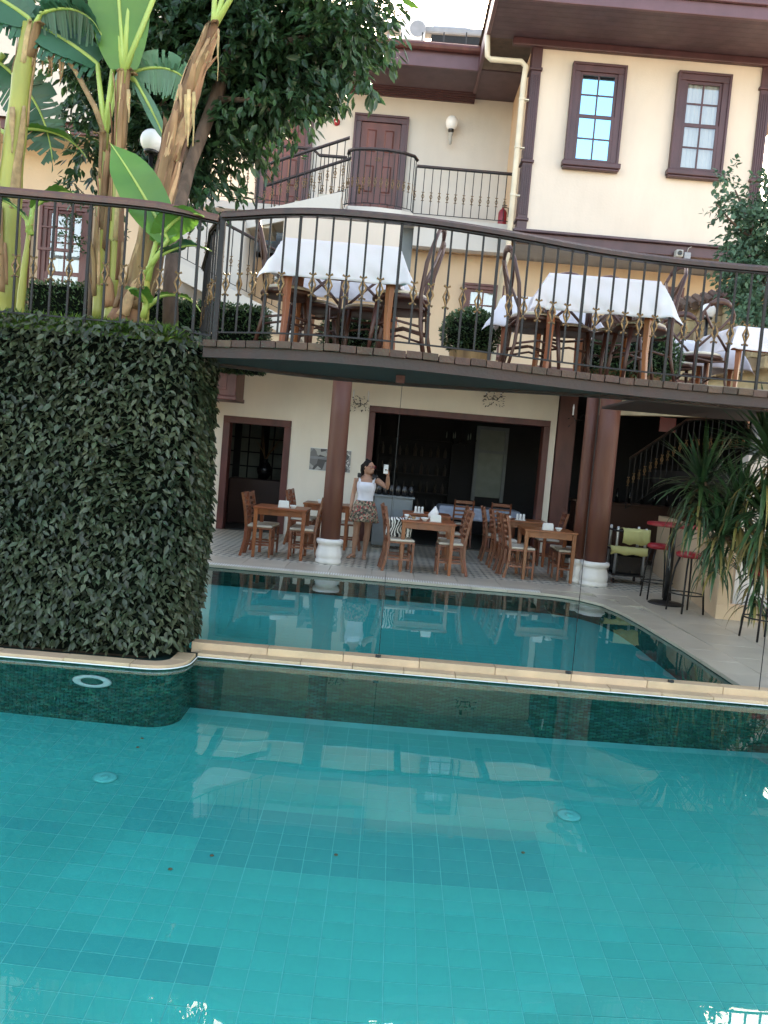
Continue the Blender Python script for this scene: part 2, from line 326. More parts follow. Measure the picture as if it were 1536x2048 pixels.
def leafcloud(name, pos, dirs, size, mat, parent=None, wid=.42, fold=.12, droop=.12, loc0=None, jit=.35, shape='leaf'):
    """many separate folded leaves in one mesh"""
    pos = np.asarray(pos, float); n = len(pos); d = np.asarray(dirs, float)+np.random.normal(0, jit, (n, 3)); d /= np.linalg.norm(d, axis=1)[:, None]+1e-9
    size = np.broadcast_to(np.asarray(size, float), (n,))
    r = np.random.normal(0, .45, (n, 3))+np.array([0, -.35, 1.0]); a = np.cross(d, r); a /= np.linalg.norm(a, axis=1)[:, None]+1e-9; u = np.cross(a, d)
    T = np.array([(0, 0, 0), (0, .45, -fold), (0, 1, -droop), (-wid/2, .38, 0), (wid/2, .38, 0), (-wid*.36, .70, -droop*.4), (wid*.36, .70, -droop*.4)])
    F = [(0, 1, 3), (0, 4, 1), (1, 5, 3), (1, 4, 6), (1, 2, 5), (1, 6, 2)]
    V = pos[:, None, :]+size[:, None, None]*(T[None, :, 0:1]*a[:, None, :]+T[None, :, 1:2]*d[:, None, :]+T[None, :, 2:3]*u[:, None, :])
    if loc0 is not None: V = V-np.array(loc0)
    V = V.reshape(-1, 3); k = len(T); Fa = (np.array(F)[None]+np.arange(n)[:, None, None]*k).reshape(-1, 3)
    me = bpy.data.meshes.new(name); me.vertices.add(len(V)); me.vertices.foreach_set('co', V.ravel())
    me.loops.add(Fa.size); me.loops.foreach_set('vertex_index', Fa.ravel().astype('i')); me.polygons.add(len(Fa)); me.polygons.foreach_set('loop_start', np.arange(0, Fa.size, 3, dtype='i'))
    me.update(calc_edges=True); me.validate(); me.materials.append(mt[mat])
    if name is None: return me
    o = bpy.data.objects.new(name, me); col.objects.link(o); o.parent = parent; return o
def rnd(a, b): return random.uniform(a, b)
# ============================================================ THE SETTING
ZF = -1.30                                     # pool floor
GY = 6.62                                      # plane of the mirror, built as clear panes
mb = MB()                                      # ground sheet out to the horizon, open where the courtyard and pool lie
o4 = [(-900, -900), (900, -900), (900, 900), (-900, 900)]; i4 = [(-12, -4), (9, -4), (9, 22), (-12, 22)]
mb.add([(x, y, -.06) for x, y in o4+i4], [(i, (i+1) % 4, 4+(i+1) % 4, 4+i) for i in range(4)])
struct(mb, 'ground', 'terrace')
# pool shell
mb = MB(); mb.box(-12, 5, -4, 12, ZF-.3, ZF); pool_floor = struct(mb, 'pool_floor', 'poolgrout')
def pool_tile_mat(x, y): return 0
tm = [slab_piece('pool_tile', .145, .1195, .003, mt['pooltile']), slab_piece('pool_tile', .1455, .1195, .0031, mt['pooltile'])]
def floor_under(px, py):                        # where the refracted ray lands on the pool floor
    d = ray(px, py).normalized(); p = Vector((0, 0, CAMH))+d*((-.036-CAMH)/d.z); h = Vector((d.x, d.y, 0)); si = h.length/1.333; h.normalize()
    return p+h*(abs(ZF+.036)*si/math.sqrt(1-si*si))
# batches of darker replacement tiles
def zone(px0, py0, px1, py1): u = floor_under(px0, py0); v = floor_under(px1, py1); return (min(u.x, v.x), max(u.x, v.x), min(u.y, v.y), max(u.y, v.y))
zones = [zone(290, 1592, 1078, 1725), zone(400, 1660, 1090, 1778), zone(-200, 1600, 108, 1668), zone(-300, 1815, 440, 1962)]
def dark_tile(x, y): return any(z[0] < x < z[1] and z[2] < y < z[3] for z in zones)
items = [(-4.4+i*.15, 2.2+j*.125, ZF, 0) for i in range(60) for j in range(35) if 2.2+j*.125 < 6.42]
near_ = lambda p: abs(p[1]-4.2)+abs(p[0])
pieces(pool_floor, 'pool_tile', tm, [p for p in items if not dark_tile(p[0], p[1])], 180, 'pooltile', 'tile_field', near=near_)
td = [slab_piece('pool_tile', .145, .1195, .003, mt['pooltile_d'])]
pieces(pool_floor, 'pool_tile', td, [p for p in items if dark_tile(p[0], p[1])], 115, 'pooltile_d', 'dark_tile_field', near=near_)
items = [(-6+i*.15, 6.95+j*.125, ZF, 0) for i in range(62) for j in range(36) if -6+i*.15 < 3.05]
pieces(pool_floor, 'pool_tile', tm, items, 0, 'pooltile_l', 'tile_field')  # far pool floor, with extra light put into the tile colour
mb = MB(); mb.add([(-11.9, -3.9, -.036), (3.35, -3.9, -.036), (3.35, 11.45, -.036), (-11.9, 11.45, -.036)], [(0, 1, 2, 3)])
struct(mb, 'water', 'water')
# wall line of the near pool: left block, rounded corner, then the wall under the screen
arc = [(-1.62+.24*math.sin(t), 6.27-.24*math.cos(t)) for t in [R(a) for a in range(0, 91, 10)]]
near_path = [(-8.5, 6.03)]+arc+[(-1.38, 6.5), (4.6, 6.5)]
def walk(path, step, off=0):
    out = []; d = off
    for (x0, y0), (x1, y1) in zip(path, path[1:]):
        l = math.hypot(x1-x0, y1-y0); a = math.atan2(y1-y0, x1-x0)
        while d < l: out.append((x0+(x1-x0)*d/l, y0+(y1-y0)*d/l, a)); d += step
        d -= l
    return out
mb = MB(); mb.prism([(-8.5, 6.03)]+arc+[(-1.38, 6.5), (4.6, 6.5), (4.6, 6.74), (-8.5, 6.74)], ZF-.2, -.03)
pool_wall = struct(mb, 'pool_wall', 'mosgrout')
mo = []
for k in range(2):
    q = MB(); w_, h_ = .053, .033; q.add([(-w_/2, 0, 0), (w_/2, 0, 0), (w_/2, 0, h_), (-w_/2, 0, h_), (-w_/2+.003, -.006-.002*k, .003), (w_/2-.003, -.006-.002*k, .003), (w_/2-.003, -.006, h_-.003), (-w_/2+.003, -.006, h_-.003)], [(4, 5, 6, 7), (0, 1, 5, 4), (1, 2, 6, 5), (2, 3, 7, 6), (3, 0, 4, 7)])
    mo.append(q.mesh('mosaic_tile', mt['mosaic']))
items = []
vis_path = [(-4.6, 6.03)]+arc+[(-1.38, 6.5), (3.6, 6.5)]
for j in range(34):
    z = -.045-.0365*(j+1)
    for x, y, a in walk(vis_path, .0568, (j % 2)*.0284):
        items.append((x+random.uniform(-.001, .001), y, z, a))
pieces(pool_wall, 'mosaic_tile', mo, items, 300, 'mosaic', 'mosaic_field', near=lambda p: abs(p[0]-.2)+abs(p[1]-6.5)*4-p[2]*2)
# far pool walls: reflection of the near pool, built solid
far_edge = [(3.06, 6.75), (3.07, 8.4), (3.03, 9.6), (2.98, 10.3), (2.88, 10.8), (2.66, 11.14), (2.35, 11.29), (2.0, 11.32), (-8.5, 11.32)]
mb = MB()
def offset(path, d):
    out = []
    for i, p in enumerate(path):
        a = Vector(path[max(i-1, 0)]); b = Vector(path[min(i+1, len(path)-1)]); t = (b-a).normalized(); out.append((p[0]+t.y*d, p[1]-t.x*d))
    return out
outer = offset(far_edge, .45)
for i in range(len(far_edge)-1):
    mb.prism([far_edge[i], outer[i], outer[i+1], far_edge[i+1]], ZF-.2, -.031)
far_wall = struct(mb, 'far_pool_wall', 'mosgrout')
items = []
for j in range(42):
    z = -.045-.0295*(j+1)
    for x, y, a in walk(far_edge, .0535, (j % 2)*.0268):
        if x > -4: items.append((x, y, z, a+math.pi))
# the far edge is walked with the pool on its left: turn the tile faces inwards
items = [(x, y, z, a+math.pi) for x, y, z, a in items]
mf = MB(); mf.add([(-.025, 0, 0), (.025, 0, 0), (.025, 0, .026), (-.025, 0, .026), (-.022, .006, .003), (.022, .006, .003), (.022, .006, .023), (-.022, .006, .023)], [(4, 7, 6, 5), (0, 4, 5, 1), (1, 5, 6, 2), (2, 6, 7, 3), (3, 7, 4, 0)])
pieces(far_wall, 'mosaic_tile', [mf.mesh('mosaic_tile', mt['mosaic'])], items, 0, 'mosaic', 'mosaic_field')
# coping stones
def stone_strip(root, name, path, width, z0, z1, length, mat='travertine', side=1):
    pts = walk(path, .04); n = max(1, int(length/.04))
    k = 0
    while k < len(pts)-1:
        seg = pts[k:min(k+n, len(pts)-1)+1]
        if len(seg) < 2: break
        a = [(x, y) for x, y, _ in seg]; t0 = seg[0]; b = []
        for x, y, an in seg: b.append((x-math.sin(an)*width*side, y+math.cos(an)*width*side))
        # a fine joint at the end
        e = .0035; tx, ty = math.cos(seg[-1][2])*e, math.sin(seg[-1][2])*e
        a[-1] = (a[-1][0]-tx, a[-1][1]-ty); b[-1] = (b[-1][0]-tx, b[-1][1]-ty)
        poly = a+b[::-1] if side > 0 else b+a[::-1]
        q = MB(); q.prism(poly, z0, z1+rnd(-.0012, .0012)); part(q, name, mat, root, world=True, bevel=.004)
        k += n
cop = thing('pool_coping', 'pale travertine coping with a white lip along the pool edge below the glass screen', 'pool coping', (0, 6.5, -.03))
stone_strip(cop, 'coping_stone', [(-4.6, 6.0)]+[(-1.62+.27*math.sin(t), 6.27-.27*math.cos(t)) for t in [R(a) for a in range(0, 91, 10)]]+[(-1.35, 6.47)], .14, -.028, .002, .5)
stone_strip(cop, 'coping_stone', [(-1.34, 6.47), (4.2, 6.47)], .128, -.028, .002, .42)
q = MB(); lip = [(-4.6, 5.985)]+[(-1.62+.285*math.sin(t), 6.27-.285*math.cos(t)) for t in [R(a) for a in range(0, 91, 10)]]+[(-1.335, 6.455), (4.2, 6.455)]
q.tube([(x, y, -.022) for x, y in lip], .0045, 6); part(q, 'lip', 'whiteplastic', cop, world=True, smooth=True)
curb = thing('screen_curb', 'low travertine curb that the glass screen stands on', 'curb', (1, 6.62, 0))
stone_strip(curb, 'curb_stone', [(-1.42, 6.60), (4.2, 6.60)], .12, -.028, .057, .62)
# mirror wall built as clear panes, its reflection modelled as solid rooms behind
s1 = PY(788, 960, GY).x; s2 = PY(1172, 1070, GY).x
edges = [-1.5, s1, s2, PY(1533, 1250, GY).x, 4.1]
labs = ['clear glass panel of the pool screen beside the leafy wall', 'clear glass panel of the pool screen in the middle under the bridge', 'clear glass panel of the pool screen in front of the bar stools and spiky plant', 'clear glass panel at the far right end of the pool screen']
for i in range(4):
    t = thing('glass_screen', labs[i], 'glass panel', ((edges[i]+edges[i+1])/2, GY, .057), group='frameless glass panels under the bridge')
    q = MB(); q.box(edges[i]+.003, edges[i+1]-.003, GY-.004, GY+.004, .058, 2.26); part(q, 'pane', 'clear', t, world=True)
    q = MB(); q.box(edges[i+1]-.0022, edges[i+1]+.0015, GY-.0045, GY+.0045, .058, 2.26); part(q, 'edge', 'iron', t, world=True)
for i, (px, py) in enumerate([(1137, 1344), (1342, 1363), (757, 1306)]):
    p = PY(px, py, GY-.01); q = MB(); q.box(-.022, .022, -.012, .012, -.012, .016); q.box(-.010, .010, -.018, .002, -.004, .008)
    solo(q, 'glass_clip', 'black', ['small black clip at the foot of the screen under the right seam', 'small black clip at the foot of the glass in front of the curved pool edge', 'small black clip at the foot of the middle glass seam'][i], 'clip', 'clips holding the glass screen', loc=(p.x, GY-.006, .060), bevel=.002)
q = MB(); q.box(-.035, .035, -.02, .02, -.03, .03); q.box(-.012, .012, -.026, -.018, -.01, .01)
solo(q, 'glass_bracket', 'redwood', 'small brown bracket holding the top of the middle glass seam under the bridge beam', 'bracket', loc=(PY(801, 752, GY-.03).x, GY-.03, 2.235), bevel=.003)
# pool lights and drains
q = thing('pool_light', 'round white pool light set in the green mosaic wall under the leafy wall', 'pool light', (-1.99, 6.02, -.44))
l = MB(); l.lathe([(.085, 0), (.085, .012), (.10, .018), (.135, .014), (.145, 0)], n=28); l.xf(Matrix.Rotation(R(90), 4, 'X')); part(l, 'ring', 'whiteplastic', q, smooth=True)
l = MB(); l.lathe([(.084, 0), (.08, .01), (.04, .018), (.001, .02)], n=24); l.xf(Matrix.Rotation(R(90), 4, 'X')); part(l, 'lens', 'mosaic', q, smooth=True)
for i, (px, py) in enumerate([(210, 1557), (1137, 1633)]):
    p = floor_under(px, py); t = thing('floor_inlet', ['round white inlet on the turquoise pool floor at the left', 'round white inlet on the pool floor beside the bright reflection'][i], 'pool inlet', (p.x, p.y, ZF+.012), group='white inlets on the pool floor')
    l = MB(); l.lathe([(.075, 0), (.075, .008), (.06, .012), (.04, .010)], n=20); part(l, 'ring', 'poolgrout', t, smooth=True)
    l = MB(); l.lathe([(.026, 0.006), (.026, .016), (.01, .02)], n=14); part(l, 'cap', 'poolgrout', t, smooth=True)
for i, (px, py) in enumerate([(275, 1496), (284, 1478), (672, 1712), (340, 1741), (1046, 1707), (424, 1713)]):
    p = floor_under(px, py); l = MB(); l.ball((0, 0, 0), .012, 8, .5)
    solo(l, 'dead_leaf', 'husk', 'small dark speck of leaf lying on the turquoise pool floor', 'leaf', 'specks of leaf on the pool floor', loc=(p.x, p.y, ZF+.014), smooth=True)

# decks round the far pool
deck = struct(MB().box(-8.5, 9, 11.70, 22, -.3, -.0225).box(3.40, 9, 6.74, 11.70, -.3, -.0225), 'pool_deck', 'paver')
part(MB().box(2.98, 3.45, 11.33, 11.698, -.3, -.002).box(3.2, 3.45, 10.9, 11.329, -.3, -.002), 'corner_slab', 'paver', deck)
stone_strip(deck, 'coping_stone', [(-4.5, 11.32)]+far_edge[::-1][1:], .38, -.03, .003, .5, 'paver', side=1)
items = []; sl = [slab_piece('paving_slab', .594, .594, .024, mt['paver']), slab_piece('paving_slab', .594, .594, .0235, mt['paver'])]
for i in range(13):
    for j in range(8): items.append((3.75+i*.6, 11.395-j*.6, -.0222, 0))
for i in range(21): items.append((-5.2+i*.6, 12.0, -.0222, 0))
items = [p for p in items if p[0] < 7.2]
pieces(deck, 'paving_slab', sl, items, 300, 'paver', 'paving_field')
q = MB(); x = -3.2
while x < 2.2: q.box(x, x+.016, 11.36, 11.50, .003, .010); x += .034
dg = solo(q, 'drain_grate', 'whiteplastic', 'white slotted overflow grate along the far edge of the pool', 'drain grate')
struct(MB().box(3.30, 9, -4, 6.73, -1.5, -.001), 'near_pool_deck', 'paver')
mb = MB(); mb.box(-8.5, 7.2, 12.30, 16.6, -.04, -.019); pf = struct(mb, 'portico_floor', 'grout')
tl = [slab_piece('floor_tile', .196, .196, .018, mt['cement']), slab_piece('floor_tile', .196, .196, .0184, mt['cement'])]
items = [(-4.3+i*.2, 12.41+j*.2, -.019, 0) for i in range(57) for j in range(20)]
pieces(pf, 'floor_tile', tl, items, 300, 'cement', 'tile_field')
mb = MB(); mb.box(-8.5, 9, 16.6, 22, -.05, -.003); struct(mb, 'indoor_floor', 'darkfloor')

# ------------------------------------------------------------ portico (ground-floor building), reflected in the mirror and built solid
por = thing('portico_building', 'cream ground floor wall with brown framed openings behind the dining tables', 'building', (0, 16.3, 0))
YB = 16.3; q = MB()
q.box(-8.5, -3.18, YB, YB+.25, -.02, 3.14); q.box(-3.18, -1.92, YB, YB+.25, 2.16, 3.14); q.box(-1.92, -.41, YB, YB+.25, -.02, 3.14)
q.box(-.41, 2.98, YB, YB+.25, 2.56, 3.14); q.box(2.98, 3.14, YB, YB+.25, -.02, 3.14); part(q, 'wall', 'portwall', por, world=True)
def frame3(x0, x1, z1, wd, y0, y1, z0=0):
    f = MB(); f.box(x0, x0+wd, y0, y1, z0, z1-wd); f.box(x1-wd, x1, y0, y1, z0, z1-wd); f.box(x0, x1, y0-.004, y1, z1-wd, z1); return f
part(frame3(-3.2, -1.9, 2.18, .13, YB-.03, YB+.27), 'door_frame', 'redwood', por, world=True, bevel=.008)
part(frame3(-.44, 3.02, 2.60, .12, YB-.03, YB+.27), 'opening_frame', 'redwood', por, world=True, bevel=.008)
q = MB(); q.box(3.16, 3.50, YB-.05, YB+.28, 0, 3.14); part(q, 'post', 'redwood', por, world=True, bevel=.01)
q = MB(); q.box(-8.5, 3.1, 13.85, 16.5, 3.14, 3.17); part(q, 'ceiling', 'offwhite', por, world=True)
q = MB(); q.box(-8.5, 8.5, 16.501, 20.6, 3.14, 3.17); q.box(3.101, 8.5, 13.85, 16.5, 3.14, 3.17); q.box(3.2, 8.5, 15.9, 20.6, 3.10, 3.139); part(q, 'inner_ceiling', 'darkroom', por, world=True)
for xx in (-4, -2.4, -.77, .55, 1.9, 3.2, 4.6, 6.2): q = MB(); q.box(xx-.05, xx+.05, 12.56, 13.84, 3.0, 3.13); part(q, 'rafter', 'redwood', por, world=True)
q = MB(); q.box(-8.5, 7.5, 12.35, 12.55, 2.98, 3.139); part(q, 'beam', 'redwood', por, world=True)
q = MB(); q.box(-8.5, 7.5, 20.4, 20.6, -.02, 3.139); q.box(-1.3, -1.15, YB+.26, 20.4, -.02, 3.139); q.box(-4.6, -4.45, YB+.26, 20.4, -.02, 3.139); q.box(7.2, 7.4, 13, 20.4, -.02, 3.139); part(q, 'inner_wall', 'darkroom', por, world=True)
# rooms behind: lattice screen in the left room, pale window in the hall
lat = thing('lattice_window', 'gridded pale window at the back of the dark room behind the left doorway', 'window', (-3.2, 19.2, .9))
q = MB(); q.box(-4.3, -2.0, 19.25, 19.3, .85, 2.5); part(q, 'back_panel', 'palepanel', lat, world=True)
q = MB()
for i in range(9): q.box(-4.3+i*.28, -4.27+i*.28, 19.2, 19.24, .85, 2.5)
for i in range(6): q.box(-4.3, -2.0, 19.18, 19.2, .85+i*.32, .88+i*.32)
for i in range(4): q.box(-4.1+i*.62, -3.95+i*.62, 19.1, 19.17, .85, 2.5)
part(q, 'bars', 'darkroom', lat, world=True)
va = thing('vase', 'dark round vase with dry twigs standing inside the left doorway', 'vase', (-2.62, 18.2, .95))
q = MB(); q.lathe([(.06, 0), (.15, .12), (.17, .22), (.10, .34), (.05, .40), (.06, .44)]); part(q, 'body', 'black', va, smooth=True)
q = MB()
for i in range(14): a = rnd(0, 6.28); q.tube([(0, 0, .4), (.1*math.cos(a), .1*math.sin(a), .6), (.35*math.cos(a), .3*math.sin(a), .8+rnd(0, .35))], [.006, .005, .002], 5)
part(q, 'twigs', 'husk', va, smooth=True)
q = MB(); q.box(-3.3, -2.0, 17.9, 18.5, .0, .95); solo(q, 'sideboard', 'darkwood', 'dark sideboard under the vase inside the left doorway', 'sideboard', bevel=.01)
iw = thing('inner_doorway', 'pale tall window far inside the dark hall behind the tables', 'window', (2.45, 20.2, 0))
q = MB(); q.box(2.12, 2.72, 20.3, 20.34, .9, 2.5); part(q, 'pane', 'palepanel', iw, world=True)
q = MB(); q.box(2.04, 2.12, 20.26, 20.38, .8, 2.58); q.box(2.72, 2.8, 20.26, 20.38, .8, 2.58); q.box(2.12, 2.72, 20.26, 20.38, 2.5, 2.58); q.box(2.12, 2.72, 20.24, 20.38, 1.95, 2.02); part(q, 'frame', 'greycab', iw, world=True)
sh = thing('shelf_unit', 'dim wooden shelves of bottles at the back of the dark hall', 'shelves', (.5, 20.1, 0))
q = MB(); q.box(-.3, -.25, 19.9, 20.3, 0, 2.4); q.box(1.45, 1.5, 19.9, 20.3, 0, 2.4); q.box(-.25, 1.45, 20.25, 20.3, 0, 2.4); part(q, 'frame', 'darkroom', sh, world=True)
for k in range(5): q = MB(); q.box(-.249, 1.449, 19.9, 20.249, .45+k*.42, .48+k*.42); part(q, 'shelf', 'darkroom', sh, world=True)
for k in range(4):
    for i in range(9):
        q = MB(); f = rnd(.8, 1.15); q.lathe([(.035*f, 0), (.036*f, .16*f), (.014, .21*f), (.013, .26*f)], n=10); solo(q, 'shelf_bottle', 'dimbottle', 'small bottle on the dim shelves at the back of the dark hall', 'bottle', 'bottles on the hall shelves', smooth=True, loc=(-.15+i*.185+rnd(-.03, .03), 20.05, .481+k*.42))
cl = thing('chandelier', 'dark leafy chandelier hanging inside the hall opening', 'chandelier', (1.55, 18.6, 2.1)); q = MB(); q.tube([(0, 0, 1.0), (0, 0, 0)], .012, 6)
for k in range(6): a = k*1.047; q.tube([(0, 0, .05), (.2*math.cos(a), .2*math.sin(a), -.05), (.33*math.cos(a), .33*math.sin(a), .08)], [.012, .01, .008], 6)
part(q, 'arms', 'iron', cl, smooth=True); q = MB()
for k in range(6): a = k*1.047; q.lathe([(.012, .08), (.012, .18), (.003, .22)], (.33*math.cos(a), .33*math.sin(a), 0), 8)
part(q, 'candles', 'palepanel', cl, smooth=True)
# brown oriel box high at the left
ori = thing('wall_cabinet', 'red brown panelled box high on the wall beside the leafy wall', 'cabinet', (-3.3, 14.5, 2.38))
q = MB(); q.box(-4.1, -2.68, 14.5, 15.3, 2.45, 3.13); part(q, 'body', 'redwood', ori, world=True, bevel=.01)
q = MB(); q.box(-4.12, -2.66, 14.47, 15.32, 2.38, 2.45); part(q, 'base_moulding', 'redwood', ori, world=True, bevel=.015)
q = MB(); q.box(-3.14, -2.84, 14.485, 14.499, 2.55, 2.60); q.box(-3.14, -2.84, 14.485, 14.499, 2.84, 2.89); q.box(-3.14, -3.09, 14.485, 14.499, 2.6, 2.84); q.box(-2.89, -2.84, 14.485, 14.499, 2.6, 2.84); part(q, 'panel', 'redwood', ori, world=True, bevel=.004)
# columns
for i, (x, y, rr, lab) in enumerate([(-.77, 12.63, .145, 'round brown timber column on a white base left of the standing woman'), (3.20, 12.63, .155, 'round brown timber column on a white base beside the yellow towel trolley'), (2.99, 12.84, .10, 'slimmer brown column squeezed in behind the right-hand column on a white base')]):  # slim last column is added: a reflection doubled at the mirror seam
    c = thing('column', lab, 'column', (x, y, 0), group='timber columns along the pool'); k = rr/.145
    q = MB(); q.lathe([(rr*1.02, .36), (rr, 1.2), (rr*.985, 2.2), (rr*.98, 3.0)], n=28); part(q, 'shaft', 'column', c, smooth=True)
    q = MB(); q.lathe([(.195*k, 0), (.20*k, .02), (.20*k, .05), (.185*k, .065), (.195*k, .09), (.20*k, .12), (.195*k, .17), (.175*k, .24), (.165*k, .275), (.185*k, .285), (.20*k, .305), (.205*k, .33), (.195*k, .355), (.15*k, .362)], n=32); part(q, 'base', 'marble', c, smooth=True)
# picture, sconces
pc = thing('wall_picture', 'black and white harbour photograph hung on the cream wall behind the left column', 'picture', (-1.1, YB-.02, 1.5))
q = MB(); q.box(-1.50, -.72, YB-.025, YB-.001, 1.29, 1.70); part(q, 'print', 'photo', pc, world=True)
q = MB(); q.box(-1.51, -.71, YB-.02, YB-.001, 1.70, 1.712); q.box(-1.51, -.71, YB-.02, YB-.001, 1.278, 1.29); part(q, 'frame', 'whiteplastic', pc, world=True)
q = MB()
for k in range(60): x = -.99+rnd(-.13, .26); z = 1.33+rnd(0, .33); q.box(x, x+.02, YB-.029, YB-.0251, z, z+.018)
part(q, 'boats', 'white', pc, world=True)
q = MB(); q.box(-1.5, -1.0, YB-.029, YB-.0251, 1.52, 1.545); q.box(-1.5, -1.05, YB-.0285, YB-.0251, 1.50, 1.515); part(q, 'pier', 'grey', pc, world=True)
def sconce(x, y, z, lab, n=60):
    s = thing('wall_sconce', lab, 'wall lamp', (x, y, z), group='candle sconces with metal leaves'); q = MB()
    for a in (-1, 0, 1): q.tube([(0, 0, 0), (a*.08, -.1, -.03), (a*.14, -.12, .06)], [.008, .007, .006], 6); 
    part(q, 'arms', 'iron', s, smooth=True); q = MB()
    for a in (-1, 1): q.lathe([(.014, .06), (.014, .16), (.018, .19), (.004, .25)], (a*.14, -.12, 0), 8)
    part(q, 'candles', 'globe', s, smooth=True)
    P = [(rnd(-.2, .2), rnd(-.2, -.02), rnd(-.14, .12)) for _ in range(n)]
    lf = leafcloud('metal_leaves', P, [(p[0]*4, p[1]*2-.2, p[2]*3) for p in P], .055, 'iron', s); lf['kind'] = 'stuff'
sconce(1.87, YB-.02, 2.92, 'dark leafy candle sconce on the cream wall above the big opening'); sconce(-.62, YB-.02, 2.62, 'dark leafy candle sconce half hidden behind the left column'); sconce(3.25, 14.9, 2.58, 'dark candle sconce on the brown post beside the right columns', 30)

# ------------------------------------------------------------ bridge
bx = [-1.75, -1.5, -1.3, -1.1, -.9, -.6, -.3, 0, .3, .8, 1.2, 1.6, 2.1, 2.6, 3.2, 4.5]
by = [6.32, 6.30, 6.24, 6.12, 6.02, 5.93, 5.915, 5.93, 5.98, 6.12, 6.27, 6.38, 6.45, 6.46, 6.44, 6.42]
def Yf(x): return float(np.mean([np.interp(x+d, bx, by) for d in (-.2, -.15, -.1, -.05, 0, .05, .1, .15, .2)]))
br = thing('bridge', 'curved wooden plank bridge with dark beams spanning the pool above the glass', 'bridge', (.8, 6.6, 2.25))
x = -1.42; n = 0
while x < 3.9:
    wd = .108; q = MB(); f = rnd(-.008, .008)
    ya, yb = Yf(x)-.03+f, Yf(x+wd)-.03+f; z1 = 2.37+rnd(-.003, .003)
    q.prism([(x, ya), (x+wd, yb), (x+wd, 7.45), (x, 7.45)], z1-.05, z1); part(q, 'plank', 'plank', br, world=True, bevel=.004); x += .114; n += 1
xs = np.arange(-1.42, 3.91, .08)
for nm, fn, s in (('beam', lambda x: Yf(x), 1), ('beam', lambda x: 2*GY-Yf(x)-.06, 1)):
    q = MB(); P = [(x, fn(x)) for x in xs]
    q.prism(P+[(x, y+.06) for x, y in P[::-1]], 2.245, 2.319); part(q, nm, 'beam', br, world=True)
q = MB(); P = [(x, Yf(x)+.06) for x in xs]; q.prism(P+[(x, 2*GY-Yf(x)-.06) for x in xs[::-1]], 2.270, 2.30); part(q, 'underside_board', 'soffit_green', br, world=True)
# terrace beyond the bridge, and the raised garden block behind the leafy wall
mb = MB(); mb.box(-1.9, 6.3, 7.46, 9.2, 2.465, 2.495); struct(mb, 'terrace', 'terrace'); mb = MB(); mb.box(2.6, 6.8, 9.201, 10.7, 2.467, 2.497); struct(mb, 'terrace_extension', 'beam')
mb = MB(); mb.prism([(-8.5, 6.30), (-1.72, 6.30), (-1.60, 6.5), (-1.66, 7.1), (-2.12, 9.3), (-8.5, 9.3)], -1.4, 2.33)
struct(mb, 'raised_bed', 'soil')
mb = MB(); mb.prism([(-8.5, 6.24), (-1.74, 6.24), (-1.56, 6.45), (-1.66, 7.1), (-2.2, 9.25), (-8.5, 9.25)], 2.331, 2.37); lawn = struct(mb, 'lawn', 'grassbase')
P = [(rnd(-4.2, -1.6), 6.18+abs(random.gauss(0, .35)), 2.365) for _ in range(5200)]
P = [p for p in P if p[1] < 8]
gr = leafcloud('grass', P, [(0, -.1, 1)]*len(P), np.random.uniform(.05, .13, len(P)), 'grass', wid=.08, jit=.35, droop=.3); gr['kind'] = 'stuff'

# ------------------------------------------------------------ upper houses
def window(root, x0, x1, z0, z1, Yw, pane, cas=.13, wood='maroon', rows=4, lower_fwd=.02, sill=True, backing='curtain'):
    f = MB(); f.box(x0, x0+cas, Yw-.09, Yw, z0, z1-cas); f.box(x1-cas, x1, Yw-.09, Yw, z0, z1-cas); f.box(x0, x1, Yw-.094, Yw, z1-cas, z1)
    f.box(x0-.012, x0+.03, Yw-.115, Yw, z0, z1+.0); f.box(x1-.03, x1+.012, Yw-.115, Yw, z0, z1); f.box(x0-.012, x1+.012, Yw-.12, Yw, z1-.03, z1+.012)
    wn = part(f, 'window', wood, root, world=True, bevel=.006)
    if sill: s = MB(); s.box(x0-.05, x1+.05, Yw-.15, Yw, z0-.09, z0-.0005); s.box(x0-.03, x1+.03, Yw-.12, Yw, z0-.13, z0-.09); part(s, 'sill', wood, wn, world=True, bevel=.012)
    a0, a1, b0, b1 = x0+cas, x1-cas, z0, z1-cas; s = MB(); cn = 40; s.add([(a0+(a1-a0)*k/cn, Yw-.022+.010*math.sin(k*.9)+.004*math.sin(k*2.3), zz) for zz in (b0, b1) for k in range(cn+1)], [(k, k+1, cn+2+k, cn+1+k) for k in range(cn)]); part(s, 'curtain', backing, wn, world=True)
    mid = (b0+b1)/2; half = rows//2; st = .05
    for si, (c0, c1, yy) in enumerate(((mid, b1, Yw-.062), (b0, mid+.03, Yw-.086))):
        s = MB(); s.box(a0, a0+st, yy, yy+.03, c0, c1); s.box(a1-st, a1, yy, yy+.03, c0, c1); s.box(a0+st, a1-st, yy-.001, yy+.03, c1-st, c1); s.box(a0+st, a1-st, yy-.001, yy+.03, c0, c0+st)
        xm = (a0+a1)/2; s.box(xm-.014, xm+.014, yy+.002, yy+.027, c0+st, c1-st)
        for k in range(1, half): z = c0+st+(c1-c0-2*st)*k/half; s.box(a0+st, a1-st, yy+.004, yy+.026, z-.014, z+.014)
        part(s, 'sash', wood, wn, world=True, bevel=.003)
        for k in range(half):
            zz0 = c0+st+(c1-c0-2*st)*k/half; zz1 = c0+st+(c1-c0-2*st)*(k+1)/half
            for (u0, u1) in ((a0+st, xm), (xm, a1-st)):
                s = MB(); t_ = rnd(-.0012, .0012); s.add([(u0, yy+.013, zz0), (u1, yy+.013+t_, zz0), (u1, yy+.013+t_, zz1), (u0, yy+.013, zz1)], [(0, 1, 2, 3)]); part(s, 'pane', pane, wn, world=True)
    return wn
